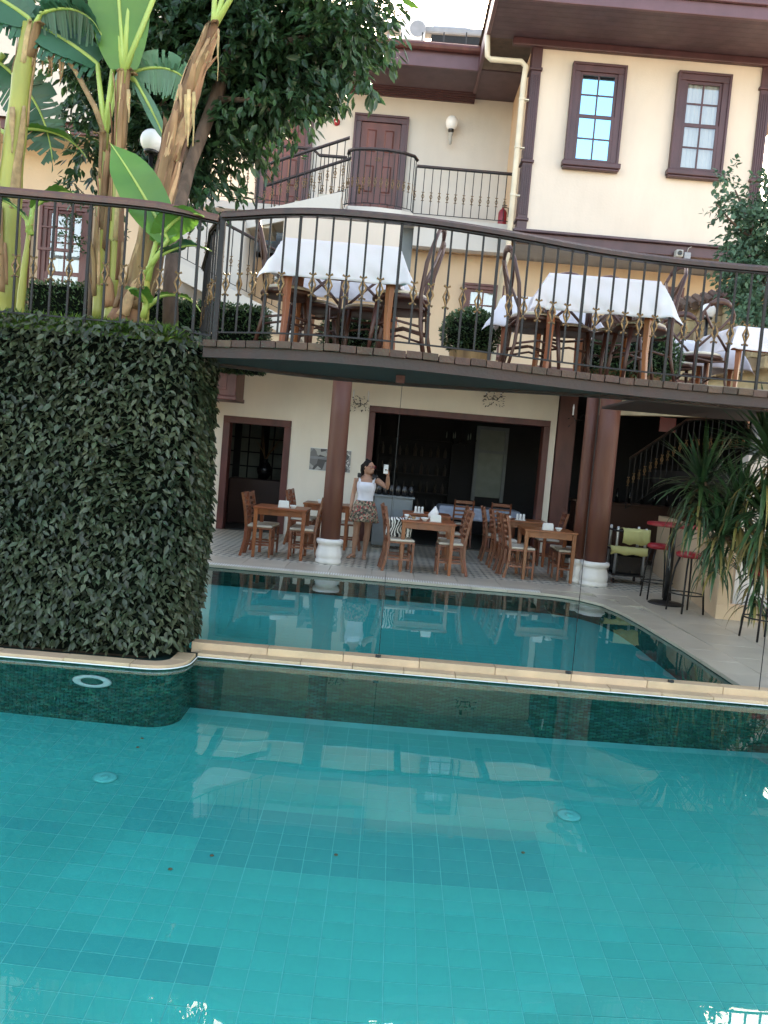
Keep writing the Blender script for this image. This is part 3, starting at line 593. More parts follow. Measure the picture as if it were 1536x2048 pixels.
def door(root, x0, x1, z0, z1, Yw, number=None):
    cas = .13; f = frame3(x0, x1, z1, cas, Yw-.07, Yw, z0); f.box(x0-.015, x0+.03, Yw-.095, Yw, z0, z1); f.box(x1-.03, x1+.015, Yw-.095, Yw, z0, z1); f.box(x0-.015, x1+.015, Yw-.1, Yw, z1-.03, z1+.015)
    fr = part(f, 'door_frame', 'maroon', root, world=True, bevel=.006)
    a0, a1 = x0+cas, x1-cas; b1 = z1-cas; L_ = MB(); L_.box(a0+.005, a1-.005, Yw-.035, Yw-.001, z0, b1-.005); lf = part(L_, 'door', 'redwood', root, world=True, bevel=.004)
    wid = (a1-a0-.1*3)/2
    for c in range(2):
        for (r0, r1) in ((.05, .27), (.36, .62), (.68, .93)):
            u0 = a0+.1+c*(wid+.1); q0 = b1-(b1-z0)*r1; q1 = b1-(b1-z0)*r0; p = MB()
            p.box(u0, u0+wid, Yw-.042, Yw-.0351, q0, q1); p.add([(u0+.03, Yw-.0425, q0+.03), (u0+wid-.03, Yw-.0425, q0+.03), (u0+wid-.03, Yw-.0425, q1-.03), (u0+.03, Yw-.0425, q1-.03), (u0+.06, Yw-.058, q0+.06), (u0+wid-.06, Yw-.058, q0+.06), (u0+wid-.06, Yw-.058, q1-.06), (u0+.06, Yw-.058, q1-.06)], [(4, 5, 6, 7), (0, 1, 5, 4), (1, 2, 6, 5), (2, 3, 7, 6), (3, 0, 4, 7)])
            part(p, 'door_panel', 'redwood', lf, world=True)
    h = MB(); h.tube([(a0+.06, Yw-.04, z0+.95), (a0+.06, Yw-.09, z0+.95), (a0+.16, Yw-.09, z0+.95)], .009, 8); h.box(a0+.04, a0+.08, Yw-.045, Yw-.034, z0+.85, z0+1.03); part(h, 'handle', 'bronze', lf, world=True, smooth=True)
    if number:
        c = bpy.data.curves.new('door_number', 'FONT'); c.body = number; c.size = .10; c.extrude = .004; c.align_x = 'CENTER'; c.materials.append(mt['bronze'])
        tmp = bpy.data.objects.new('tmp', c); me = bpy.data.meshes.new_from_object(tmp); bpy.data.objects.remove(tmp); bpy.data.curves.remove(c)
        t = bpy.data.objects.new('door_number', me); col.objects.link(t); t.parent = lf; t.rotation_euler = (R(90), 0, 0); t.location = Vector(((a0+a1)/2, Yw-.04, b1-(b1-z0)*.33))-root_loc(lf)
rh = thing('bay_house', 'cream upper house with two purple brown sash windows and dark eaves', 'house', (3.9, 15, 5.5))
q = MB(); q.box(2.02, 5.80, 15, 19.5, 5.70, 8.93); part(q, 'wall', 'cream', rh, world=True)
q = MB(); q.box(1.88, 6.05, 14.93, 15.05, 5.52, 5.70); part(q, 'base_band', 'maroon', rh, world=True, bevel=.01)
q = MB(); q.box(1.80, 6.10, 14.86, 15.02, 5.70, 5.745); part(q, 'band_moulding', 'soffit', rh, world=True, bevel=.01)
q = MB(); q.box(1.9, 7, 15.05, 19, 5.53, 5.56); part(q, 'underside', 'grey', rh, world=True)
for (a, b) in ((1.86, 2.03), (5.79, 5.97)):
    q = MB(); q.box(a, b, 14.955, 15.25, 5.745, 8.93); pl = part(q, 'corner_pilaster', 'maroon', rh, world=True, bevel=.006)
    q = MB()
    for k in range(4): xx = a+.022+k*.036; q.box(xx, xx+.018, 14.940, 14.956, 6.0, 6.85); q.box(xx, xx+.018, 14.940, 14.956, 6.95, 8.35)
    part(q, 'fluting', 'maroon', pl, world=True, bevel=.005)
    for z in (5.9, 6.88, 8.42): q = MB(); q.box(a-.03, b+.02, 14.925, 15.25, z, z+.05); part(q, 'collar', 'maroon', pl, world=True, bevel=.01)
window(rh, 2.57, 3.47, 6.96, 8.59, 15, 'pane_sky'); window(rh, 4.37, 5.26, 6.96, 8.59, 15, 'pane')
q = MB()
for k in range(9): y = 13.76+k*.14; q.box(1.10, 7.5, y, y+.134, 8.93, 8.95)
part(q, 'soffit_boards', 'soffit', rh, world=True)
q = MB(); q.box(1.08, 7.5, 13.70, 13.76, 8.90, 9.10); q.box(1.04, 7.5, 13.64, 13.70, 9.10, 9.2); q.box(1.0, 7.5, 13.58, 13.66, 9.2, 9.3); q.box(1.04, 1.10, 13.70, 17.5, 8.90, 9.25); part(q, 'fascia', 'maroon_l', rh, world=True, bevel=.01)
q = MB(); q.box(1.5, 5.9, 14.90, 15.0, 8.80, 8.929); part(q, 'eave_moulding', 'maroon', rh, world=True, bevel=.02)
q = MB(); q.prismy([(1.0, 9.3), (7.6, 9.3), (5, 11), (3, 11)], 13.6, 19.5); part(q, 'roof', 'rooftile', rh, world=True)
gh = thing('gallery_house', 'pale house with two panelled doors opening on an upper gallery', 'house', (-1, 17.5, 3.2))
q = MB(); q.box(-4.3, 2.0, 17.5, 17.8, 3.17, 8.92); part(q, 'wall', 'offwhite', gh, world=True)
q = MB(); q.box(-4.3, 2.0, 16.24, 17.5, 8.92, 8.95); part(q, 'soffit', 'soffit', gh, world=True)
q = MB()
for k in range(5): q.box(-4.3, 1.1, 17.44-k*.06, 17.5-k*.06, 8.82+k*.02, 8.84+k*.02)
part(q, 'eave_moulding', 'maroon', gh, world=True)
q = MB(); q.box(-4.3, 1.04, 16.18, 16.24, 8.88, 9.2); part(q, 'fascia', 'maroon_l', gh, world=True, bevel=.01)
q = MB(); q.tube([(-4.3, 16.12, 9.22), (1.04, 16.12, 9.22)], .075, 10); q.box(-4.3, 1.04, 16.1, 16.4, 9.24, 9.3); part(q, 'gutter', 'redwood', gh, world=True, smooth=False)
q = MB(); q.add([(-4.3, 16.2, 9.3), (1.04, 16.2, 9.3), (1.04, 19, 10.0), (-4.3, 19, 10.0), (-4.3, 19, 9.3), (1.04, 19, 9.3)], [(0, 1, 2, 3), (3, 2, 5, 4), (0, 4, 5, 1), (0, 3, 4), (1, 5, 2)]); part(q, 'roof', 'rooftile', gh, world=True)
door(gh, -3.10, -2.08, 6.02, 8.40, 17.5); door(gh, -1.24, -.18, 6.02, 8.42, 17.5, '221')
q = MB(); q.box(1.88, 2.02, 15.25, 17.5, 5.745, 8.92); part(q, 'side_wall', 'warm', gh, world=True)
gal = [(1.86, 15.62), (.06, 15.62), (.06, 15.45), (-.15, 15.30), (-.6, 15.24), (-1.1, 15.30), (-1.18, 15.62), (-4.3, 15.62), (-4.3, 17.5), (1.86, 17.5)]
q = MB(); q.prism(gal[::-1], 5.86, 6.0); part(q, 'gallery_floor', 'offwhite', gh, world=True)
q = MB(); q.box(.10, 1.86, 15.66, 15.9, 5.50, 5.86); part(q, 'gallery_beam', 'offwhite', gh, world=True)
q = MB(); q.box(-4.3, .1, 15.9, 17.49, 5.1, 5.86); part(q, 'gallery_soffit', 'greycab', gh, world=True)
lw = thing('terrace_house', 'warm cream ground storey with brown sash windows behind the terrace tables', 'house', (3, 16.1, 3.17))
q = MB(); q.box(-1.0, 6.6, 16.1, 16.4, 3.18, 5.50); part(q, 'wall', 'warm', lw, world=True)
window(lw, 1.12, 1.86, 3.75, 4.98, 16.1, 'pane', cas=.09, wood='redwood'); window(lw, 4.42, 5.18, 3.70, 5.22, 16.1, 'pane', cas=.10, wood='redwood', backing='palepanel')
q = MB(); q.box(-4.3, -.9, 15.9, 16.1, 3.18, 5.2); part(q, 'stair_wall', 'warm', lw, world=True)
lh = thing('side_house', 'warm cream house at the left with a low red brown eave and curtained windows', 'house', (-6.5, 14.3, 3.1))
q = MB(); q.box(-11.5, -4.35, 14.3, 14.6, 1.0, 6.25); part(q, 'wall', 'warm', lh, world=True)
q = MB(); q.box(-11.5, -4.5, 13.55, 14.3, 6.24, 6.27); part(q, 'soffit', 'warm', lh, world=True)
q = MB(); q.box(-11.5, -4.4, 13.48, 13.55, 6.2, 6.36); part(q, 'fascia', 'redwood', lh, world=True, bevel=.01)
q = MB(); q.add([(-11.5, 13.4, 6.36), (-4.35, 13.4, 6.36), (-4.35, 15.3, 6.8), (-11.5, 15.3, 6.8), (-11.5, 15.3, 6.36), (-4.35, 15.3, 6.36)], [(0, 1, 2, 3), (3, 2, 5, 4), (0, 4, 5, 1), (0, 3, 4), (1, 5, 2)]); part(q, 'lean_to_roof', 'rooftile', lh, world=True)
q = MB(); q.box(-11.5, -4.3, 15.3, 15.6, 6.0, 11.0); part(q, 'upper_wall', 'cream', lh, world=True)
window(lh, -6.02, -5.22, 3.15, 5.32, 14.3, 'pane', cas=.10, wood='redwood'); window(lh, -7.0, -6.22, 3.15, 5.32, 14.3, 'pane', cas=.10, wood='redwood')
q = MB(); x0, z0 = -5.95, 4.5
for (a, b, c, d) in ((0, .05, 0, .75), (.52, .57, 0, .75), (.05, .52, .70, .75), (.05, .52, 0, .05), (.27, .30, .05, .70), (.05, .52, .36, .39)): q.box(x0+a, x0+b, 13.95, 13.99, z0+c, z0+d)
part(q, 'open_sash', 'redwood', lh, world=True, bevel=.004)
# white stair tower and stairs
st = thing('staircase', 'white outside staircase climbing to the gallery behind the tree', 'staircase', (-3, 14.2, 3.2))
q = MB(); q.box(-4.3, -2.75, 14.62, 15.62, 3.17, 5.40); part(q, 'landing_block', 'offwhite', st, world=True)
a = PY(340, 513, 13.8); b = PY(600, 650, 13.8); n = 11
for k in range(n):
    xa = a.x+(b.x-a.x)*k/n; xb = a.x+(b.x-a.x)*(k+1)/n; z = a.z+(b.z-a.z)*(k+1)/n
    q = MB(); q.box(xa, xb-.002, 13.85, 14.61, z-.17, z+.01); part(q, 'step', 'paver', st, world=True, bevel=.006)
q = MB(); q.prismy([(a.x-.5, a.z-.28), (a.x-.5, a.z), (a.x, a.z), (b.x, b.z), (b.x, b.z-.28), (a.x, a.z-.28)], 13.8, 13.85); part(q, 'stringer', 'offwhite', st, world=True, bevel=.006)
q = MB(); q.prismy([(a.x-.5, a.z-.32), (b.x, b.z-.32), (b.x, 3.0), (a.x-.5, 3.0)], 13.9, 14.5); part(q, 'stair_side', 'warm', st, world=True)
c = Vector((-2.75, 14.9, 5.40)); d = Vector((-1.18, 14.9, 6.0)); n = 4
for k in range(n):
    xa = c.x+(d.x-c.x)*k/n; xb = c.x+(d.x-c.x)*(k+1)/n; z = c.z+(d.z-c.z)*(k+1)/n
    q = MB(); q.box(xa, xb-.002, 14.75, 15.6, z-.2, z); part(q, 'step', 'paver', st, world=True, bevel=.006)
q = MB(); q.prismy([(c.x, c.z-.1), (c.x, c.z+.16), (d.x, d.z+.05), (d.x, d.z-.25)], 14.69, 14.749); part(q, 'stringer', 'offwhite', st, world=True, bevel=.006)
q = MB(); q.box(-2.1, -.1, 14.6, 15.6, 4.95, 5.55); part(q, 'gallery_support', 'cream', st, world=True)
# ============================================================ RAILINGS
def orn_mb(z0=.0, k=1.0):                       # a diamond between two scrolls
    q = MB(); h = .052*k; w_ = .024*k; t = .011*k
    for s in (-1, 1):
        q.bar((0, 0, z0+s*h), (w_, 0, z0), t, t, up=(0, 1, 0)); q.bar((0, 0, z0+s*h), (-w_, 0, z0), t, t, up=(0, 1, 0))
        q.tube([(-.024*k, 0, z0+s*.078*k), (-.010*k, 0, z0+s*.070*k), (0, 0, z0+s*.066*k), (.010*k, 0, z0+s*.070*k), (.024*k, 0, z0+s*.078*k)], [.009*k, .006*k, .008*k, .006*k, .009*k], 6)
        q.ball((0, 0, z0+s*.056*k), .010*k, 6)
    return q
bal_cache = {}
def baluster_mesh(h, plain, k):
    key = (round(h, 3), plain, k)
    if key not in bal_cache:
        q = MB(); w_ = .018 if plain else .0122; w_ *= max(.8, k); q.box(-w_/2-.001, w_/2+.001, -w_/2, w_/2, 0, h); bal_cache[key] = q.mesh('baluster', 'iron')
    return bal_cache[key]
orn_cache = {}
def railing(name, label, path, height=.9, spacing=.115, foot=.06, rail_w=.06, rail_h=.035, group=None, orn=.42, plain_every=6, k=1.0, phase=0, posts=(), wood='handrail', rail_part='handrail'):
    """path: points (x,y,z) of the floor line the railing follows"""
    r = thing(name, label, 'railing', path[0], group=group); P = [Vector(p) for p in path]; up = Vector((0, 0, height))
    def sweep(w_, h_, dz, nm, mat):
        q = MB(); n = len(P); vs = []; prof = [(-.5, -.5), (-.5, .1), (-.3, .5), (.3, .5), (.5, .1), (.5, -.5)]; fs = []
        for i, p in enumerate(P):
            d = (P[min(i+1, n-1)]-P[max(i-1, 0)]); d.z = 0; d.normalize(); a = Vector((d.y, -d.x, 0))
            for u, v in prof: vs.append(p+a*(u*w_)+Vector((0, 0, dz+v*h_)))
        m = len(prof)
        for i in range(n-1):
            for j in range(m): fs.append((i*m+j, (i+1)*m+j, (i+1)*m+(j+1) % m, i*m+(j+1) % m))
        fs += [tuple(range(m)), tuple(range((n-1)*m, n*m))[::-1]]; q.add(vs, fs)
        return part(q, nm, mat, r, world=True)
    sweep(rail_w, rail_h, height, rail_part, wood); sweep(rail_w*.55, .012, height-rail_h*.5-.008, 'top_bar', 'iron'); sweep(.012, .012, foot, 'bottom_bar', 'iron')
    d = phase; i = 0
    for a, b in zip(P, P[1:]):
        l = (b-a).xy.length
        while d < l:
            p = a.lerp(b, d/l); plain = plain_every and (i % plain_every == plain_every-1); h = height-foot-.02 if not plain else height-.02
            o = bpy.data.objects.new('baluster', baluster_mesh(h, plain, k)); col.objects.link(o); o.parent = r; o.location = p+Vector((0, 0, foot if not plain else 0))-P[0]
            if not plain:
                if k not in orn_cache: orn_cache[k] = orn_mb(0, k).mesh('ornament', 'bronze')
                c = bpy.data.objects.new('ornament', orn_cache[k]); col.objects.link(c); c.parent = o; c.location = (0, 0, h*orn); c.rotation_euler = (0, 0, math.atan2((b-a).y, (b-a).x)+rnd(-.25, .25))
            d += spacing; i += 1
        d -= l
    for p in posts: q = MB(); q.box(p[0]-.018, p[0]+.018, p[1]-.018, p[1]+.018, p[2], p[2]+height); part(q, 'post', 'iron', r, world=True)
    return r
ZD = 2.372
path = [(x, Yf(x)+.035, ZD) for x in np.arange(-1.34, 3.9, .08)]
railing('bridge_railing', 'long curving dark iron railing with bronze diamonds along the wooden bridge', path, .90, .118, phase=.06, posts=[(-1.34, Yf(-1.34)+.035, ZD)], rail_w=.075, rail_h=.045)
path = [(-3.7, 6.14, ZD), (-3.0, 6.15, ZD), (-2.0, 6.17, ZD), (-1.8, 6.19, ZD), (-1.62, 6.24, ZD-.006), (-1.48, 6.28, ZD-.018), (-1.38, 6.29, ZD-.028)]
railing('garden_railing', 'brown topped iron railing on the leafy wall in front of the banana plants', path, .905, .128, phase=.03, rail_w=.075, rail_h=.05, orn=.40, wood='railbrown')
path = [(-1.36, 6.34, ZD), (-1.52, 6.75, ZD), (-1.68, 7.4, ZD), (-1.9, 8.2, ZD)]
railing('return_railing', 'dark iron railing with bronze diamonds running back from the corner post beside the tree', path, .9, .118, phase=.08)
railing('gallery_railing', 'straight dark gallery railing in front of the pale wall with the globe lamp', [(.06, 15.64, 6.0), (1.84, 15.64, 6.0)], .90, .148, group='railings of the upper gallery', k=1.0, orn=.38, plain_every=0)
railing('gallery_railing', 'rounded dark gallery railing before the door numbered 221', [(-1.18, 15.62, 6.0), (-1.16, 15.45, 6.0), (-1.05, 15.34, 6.0), (-.8, 15.27, 6.0), (-.5, 15.25, 6.0), (-.2, 15.32, 6.0), (0, 15.45, 6.0), (.06, 15.64, 6.0)], 1.0, .105, group='railings of the upper gallery', orn=.4, plain_every=0)
railing('gallery_railing', 'dark railing of the gallery before the door half hidden by the tree', [(-4.0, 15.6, 6.0), (-1.82, 15.6, 6.0), (-1.70, 15.6, 5.9), (-1.2, 15.6, 5.9)], 1.03, .15, group='railings of the upper gallery', orn=.38, plain_every=0)
a0 = Vector((-2.62, 14.8, 5.45)); b0 = Vector((-1.12, 14.8, 6.06))
railing('stair_railing', 'dark sloping railing on the near side of the flight up to the gallery', [a0, b0], .93, .13, group='stair railings', orn=.4, plain_every=0, k=1.0, posts=[tuple(a0)])
railing('stair_railing', 'dark sloping railing on the far side of the flight up to the gallery', [a0+Vector((0, .7, -.02)), b0+Vector((0, .7, -.02))], .85, .2, group='stair railings', orn=.4, plain_every=0)
a1 = PY(340, 513, 13.82); b1 = PY(600, 650, 13.82)
railing('stair_railing', 'dark railing on the lower white flight of stairs behind the tree trunk', [a1+Vector((0, 0, .02)), b1+Vector((0, 0, .02))], .93, .14, group='stair railings', orn=.4, plain_every=0)

# ============================================================ FURNITURE
def cloth_mb(wx, wy, ov, amp=.012, seed=0, flare=.22, n=26, back=.25):
    rg = random.Random(seed); ph = [rg.uniform(0, 6.28) for _ in range(4)]; q = MB(); X = wx/2; Y = wy/2
    def axis(h): return list(np.linspace(-h-ov, -h, 13))+list(np.linspace(-h, h, n))[1:-1]+list(np.linspace(h, h+ov, 13))
    ax = axis(X); ay = axis(Y); vs = []
    for v in ay:
        for u in ax:
            du = max(0, abs(u)-X); dv = max(0, abs(v)-Y); su = 1 if u > 0 else -1; sv = 1 if v > 0 else -1
            x = max(-X, min(X, u)); y = max(-Y, min(Y, v)); z = 0; dd = math.hypot(du, dv)
            if dd > 0:
                z = -math.sqrt(du*du+dv*dv)*(1-.12*dd/ov); c = 1.7*du*dv/(du+dv+1e-6)
                wv = amp*(dd/ov)*(math.sin(u*17+ph[0])+math.sin(v*19+ph[1])+.6*math.sin((u+v)*31+ph[2]))
                if du > 0: x = su*(X+.012+flare*.35*du+c*.42+wv*(1-c/ov))
                if v > Y and back < 1: z *= back if du == 0 else 1
                if dv > 0: y = sv*(Y+.012+flare*.35*dv+c*.42+wv*(1-c/ov))
                z = min(z, -.001)+.12*c
            z += .002*math.sin(u*9+ph[3])*math.sin(v*8)
            vs.append((x, y, z))
    m = len(ax); fs = [(j*m+i, j*m+i+1, (j+1)*m+i+1, (j+1)*m+i) for j in range(len(ay)-1) for i in range(m-1)]
    q.add(vs, fs); return q
def tablecloth(x, y, z, wx, wy, ov, label, rz=0, seed=0, mat='cloth', group='white tablecloths on the bridge tables', amp=.012, flare=.3):
    q = cloth_mb(wx, wy, ov, seed=seed, amp=amp, flare=flare); o = solo(q, 'tablecloth', mat, label, 'tablecloth', group, smooth=True, loc=(x, y, z), rz=rz)
    s = o.modifiers.new('thick', 'SOLIDIFY'); s.thickness = .003; return o
def make_table(name, label, wx, wy, h, wood='tablewood', leg=.06, group=None, splay=0):
    t = thing(name, label, 'table', group=group); q = MB(); q.box(-wx/2, wx/2, -wy/2, wy/2, h-.03, h); part(q, 'tabletop', wood, t, bevel=.006)
    q = MB(); i = .045
    for s in (-1, 1): q.box(-wx/2+i, wx/2-i, s*(wy/2-i-.012)-.011, s*(wy/2-i-.012)+.011, h-.12, h-.0305); q.box(s*(wx/2-i-.012)-.011, s*(wx/2-i-.012)+.011, -wy/2+i+.03, wy/2-i-.03, h-.12, h-.0305)
    part(q, 'apron', wood, t)
    for sx in (-1, 1):
        for sy in (-1, 1):
            q = MB(); x = sx*(wx/2-leg/2-.015); y = sy*(wy/2-leg/2-.015)
            if splay: q.tube([(x, y, h-.031), (x+sx*.003, y+sy*.003, h*.62), (x+sx*.001, y, h*.3), (x+sx*.012, y+sy*.012, 0)], [leg*.72, leg*.62, leg*.48, leg*.42], 4)
            else: q.bar((x, y, h-.031), (x, y, 0), leg, leg, w1=leg*.72, h1=leg*.72)
            part(q, 'leg', wood, t, bevel=.004)
    return t
def ladder_chair(label, wood='chairwood'):           # faces +Y, back at -Y
    c = thing('dining_chair', label, 'chair'); w_ = .40; d = .40
    q = MB(); q.box(-w_/2, w_/2, -d/2, d/2, .415, .44); part(q, 'seat_frame', wood, c, bevel=.004)
    q = MB(); q.box(-w_/2+.012, w_/2-.012, -d/2+.03, d/2-.008, .4405, .475); part(q, 'seat', 'cushion', c, bevel=.016)
    for s in (-1, 1):
        q = MB(); q.bar((s*(w_/2-.02), d/2-.022, .414), (s*(w_/2-.02), d/2-.022, 0), .038, .038, w1=.028, h1=.028); part(q, 'leg', wood, c, bevel=.003)
        q = MB(); X = s*(w_/2-.016); q.add([], [])
        pts = [(X, -d/2-.05, 0), (X, -d/2+.005, .25), (X, -d/2+.012, .45), (X, -d/2-.02, .70), (X, -d/2-.075, .94)]
        for a_, b_ in zip(pts, pts[1:]): q.bar(a_, b_, .030, .042)
        part(q, 'leg', wood, c, bevel=.003)
    for z in (.56, .64, .72, .80, .88):
        y = np.interp(z, [.45, .70, .94], [-d/2+.012, -d/2-.02, -d/2-.075]); q = MB(); q.box(-w_/2+.03, w_/2-.03, y-.008, y+.008, z-.016, z+.02 if z < .85 else z+.045); part(q, 'back_slat', wood, c, bevel=.003)
    for s in (-1, 1): q = MB(); q.box(s*(w_/2-.02)-.009, s*(w_/2-.02)+.009, -d/2+.02, d/2-.04, .17, .20); part(q, 'stretcher', wood, c)
    q = MB(); q.box(-w_/2+.03, w_/2-.03, d/2-.032, d/2-.014, .25, .28); part(q, 'stretcher', wood, c)
    return c
def cross_chair(label, wood='darkwood'):
    c = thing('cross_back_chair', label, 'chair'); w_ = .42; d = .42
    q = MB(); q.lathe([(.19, .41), (.215, .42), (.215, .44), (.20, .452)], (0, 0, 0), 20, 1, 1); part(q, 'seat_frame', wood, c, smooth=True)
    q = MB(); q.lathe([(.19, .4525), (.192, .47), (.16, .485), (.001, .488)], (0, 0, 0), 20); part(q, 'seat', 'cushion', c, smooth=True)
    for s in (-1, 1):
        q = MB(); q.tube([(s*.15, .14, .42), (s*.165, .165, .2), (s*.175, .185, 0)], [.019, .017, .013], 8); part(q, 'leg', wood, c, smooth=True)
        q = MB(); q.tube([(s*.19, -.24, 0), (s*.175, -.19, .22), (s*.175, -.175, .45), (s*.18, -.20, .68), (s*.17, -.25, .86), (s*.12, -.268, .935)], [.012, .014, .016, .016, .0145, .014], 8); part(q, 'leg', wood, c, smooth=True)
        q = MB(); q.tube([(s*.175, -.185, .50), (s*.06, -.205, .62), (-s*.07, -.225, .74), (-s*.165, -.25, .87)], .0105, 6, sq=[1.3]*4); part(q, 'cross_bar', wood, c, smooth=True)
        q = MB(); q.tube([(s*.16, .15, .22), (s*.17, 0, .26), (s*.178, -.185, .22)], .010, 6); part(q, 'stretcher', wood, c, smooth=True)
    q = MB(); q.tube([(-.125, -.266, .93), (-.06, -.275, .965), (0, -.277, .975), (.06, -.275, .965), (.125, -.266, .93)], [.014, .018, .019, .018, .014], 8, sq=[1.7]*5); part(q, 'top_rail', wood, c, smooth=True)
    q = MB(); q.tube([(-.16, .15, .25), (0, .158, .28), (.16, .15, .25)], .010, 6); part(q, 'stretcher', wood, c, smooth=True); q = MB(); q.tube([(-.178, -.19, .40), (0, -.2, .38), (.178, -.19, .40)], .012, 6); part(q, 'stretcher', wood, c, smooth=True)
    return c
# ---- dining tables on the portico floor
T = [('A', -1.53, 12.86, 'wooden table with white napkin holder left of the left column', 4, 0), ('B', -.98, 14.75, 'wooden table with cups and shakers behind the left column', 2, 0),
     ('C', .66, 12.60, 'wooden table with breakfast plates and napkin holder right of the standing woman', 4, 0), ('D', .72, 14.35, 'wooden table with shaker set behind the breakfast table', 2, 0),
     ('E', 2.50, 12.93, 'wooden table with white napkin holder just left of the right columns', 4, 0), ('F', 2.42, 14.8, 'wooden table with shakers behind the right-hand napkin table', 2, 0)]
tabs = {}; t0 = None
def tset(src, loc, rz, label, grp='wooden tables on the portico floor'):
    src['label'] = label; return src
for k, x, y, lab, nc, rz in T:
    if t0 is None: t = make_table('dining_table', lab, .80, .74, .76, group='wooden tables on the portico floor'); t0 = t; t.location = (x, y, 0)
    else: t = dup(t0, (x, y, 0), 0, lab); t['group'] = 'wooden tables on the portico floor'
    tabs[k] = t
ch0 = None
def place_chair(x, y, deg, label, group='wooden slat-back chairs at the portico tables'):
    global ch0
    if ch0 is None: c = ch0 = ladder_chair(label); c.location = (x, y, 0); c.rotation_euler = (0, 0, R(deg))
    else: c = dup(ch0, (x, y, 0), R(deg), label)
    c['group'] = group; return c
F_, B_ = -90, 90     # facing +X / facing -X
place_chair(-1.84, 12.76, -88, 'slat-back chair on the left of the left napkin table, nearer the pool'); place_chair(-1.82, 13.14, -93, 'slat-back chair on the left of the left napkin table, nearer the wall')
place_chair(-1.20, 12.80, 94, 'slat-back chair seen side-on between the left napkin table and the column'); place_chair(-1.20, 13.2, 88, 'slat-back chair behind the one beside the left column')
place_chair(-1.42, 14.72, -90, 'slat-back chair on the left of the cup table behind the left column'); place_chair(-1.40, 15.15, -90, 'slat-back chair on the far left corner of the cup table near the picture'); place_chair(-.62, 14.7, 90, 'slat-back chair hidden partly by the left column at the cup table')
place_chair(.27, 12.42, -84, 'slat-back chair holding the black and white zebra cushion beside the woman'); place_chair(.24, 12.86, -92, 'slat-back chair behind the zebra cushion chair')
place_chair(1.02, 12.52, 92, 'slat-back chair on the right of the breakfast table, nearer the pool'); place_chair(1.06, 12.98, 90, 'slat-back chair on the right of the breakfast table, nearer the wall')
place_chair(1.14, 14.35, 90, 'slat-back chair on the right of the shaker table behind the breakfast table')
place_chair(2.10, 12.80, -88, 'slat-back chair on the left of the right napkin table, nearer the pool'); place_chair(2.06, 13.25, -90, 'slat-back chair on the left of the right napkin table, nearer the wall')
place_chair(2.86, 12.95, 92, 'slat-back chair between the right napkin table and the columns'); place_chair(2.88, 13.4, 88, 'slat-back chair behind the one beside the right columns')
place_chair(1.98, 14.75, -90, 'slat-back chair on the left of the shaker table at the right'); place_chair(2.88, 14.75, 90, 'slat-back chair on the right of the shaker table at the right'); place_chair(2.02, 13.9, -90, 'slat-back chair standing between the two right-hand tables')
place_chair(1.55, 16.95, 2, 'left chair of the two turned from us at the blue draped table'); place_chair(2.30, 16.95, -2, 'right chair of the two turned from us at the blue draped table')
t = dup(t0, (1.95, 17.75, 0), 0, 'long table under a pale blue cloth inside the big opening'); t.scale = (2.0, 1, 1); t['group'] = 'wooden tables on the portico floor'
tablecloth(1.95, 17.75, .765, 1.62, .8, .30, 'pale blue cloth draped over the long table inside the big opening', mat='cloth_blue', group=None, seed=4, amp=.03)
# ---- small things on the tables
def napkins(x, y, z, label, rz=0):
    t = thing('napkin_holder', label, 'napkin holder', (x, y, z), R(rz), 'white napkin holders on the portico tables')
    q = MB(); q.box(-.085, .085, -.03, .03, 0, .012)
    for s in (-1, 1): q.prismy([(-.08, .012), (.08, .012), (.075, .085), (.06, .095), (-.06, .095), (-.075, .085)], s*.03-.003, s*.03+.003)
    part(q, 'holder', 'whiteplastic', t, bevel=.003)
    q = MB(); q.box(-.07, .07, -.025, .025, .0125, .105); part(q, 'napkins', 'white', t)
def bowl(x, y, z, label, r=.055):
    q = MB(); q.lathe([(r*.45, 0), (r*.5, .006), (r*.85, .03), (r, .05), (r*.96, .05), (r*.8, .03), (r*.4, .01), (.001, .009)], n=20); solo(q, 'bowl', 'whiteplastic', label, 'bowl', 'white bowls on the portico tables', smooth=True, loc=(x, y, z))
def plate(x, y, z, label, r=.11, food=False):
    t = thing('plate', label, 'plate', (x, y, z), 0, 'plates on the breakfast table'); q = MB(); q.lathe([(r*.55, 0), (r*.6, .005), (r, .018), (r*.98, .02), (r*.6, .009), (.001, .008)], n=24); part(q, 'dish', 'whiteplastic', t, smooth=True)
    if food:
        q = MB(); q.ball((.02, 0, .03), .035, 10, .6); q.ball((-.04, .02, .028), .03, 8, .6); part(q, 'food', 'husk', t, smooth=True)
def cup(x, y, z, label):
    t = thing('cup', label, 'cup', (x, y, z), 0, 'white cups on the portico tables'); q = MB(); q.lathe([(.022, 0), (.024, .004), (.033, .03), (.038, .062), (.035, .062), (.03, .03), (.001, .01)], n=16); part(q, 'body', 'whiteplastic', t, smooth=True)
    q = MB(); q.tube([(.034, 0, .05), (.055, 0, .045), (.056, 0, .025), (.030, 0, .018)], .004, 6); part(q, 'handle', 'whiteplastic', t, smooth=True)
def shakers(x, y, z, label):
    t = thing('shaker_set', label, 'shaker set', (x, y, z), 0, 'white shaker sets'); 
    for i in (-1, 0, 1): q = MB(); q.lathe([(.022, 0), (.024, .01), (.02, .07), (.022, .085), (.012, .10), (.001, .102)], (i*.055, 0, .008), 12); part(q, 'shaker', 'whiteplastic', t, smooth=True)
    q = MB(); q.box(-.09, .09, -.03, .03, 0, .0075); part(q, 'tray', 'whiteplastic', t)
h = .761
napkins(-1.50, 12.66, h, 'white napkin holder on the left table next to a bowl', 6); bowl(-1.35, 12.62, h, 'white bowl right of the napkin holder on the left table')
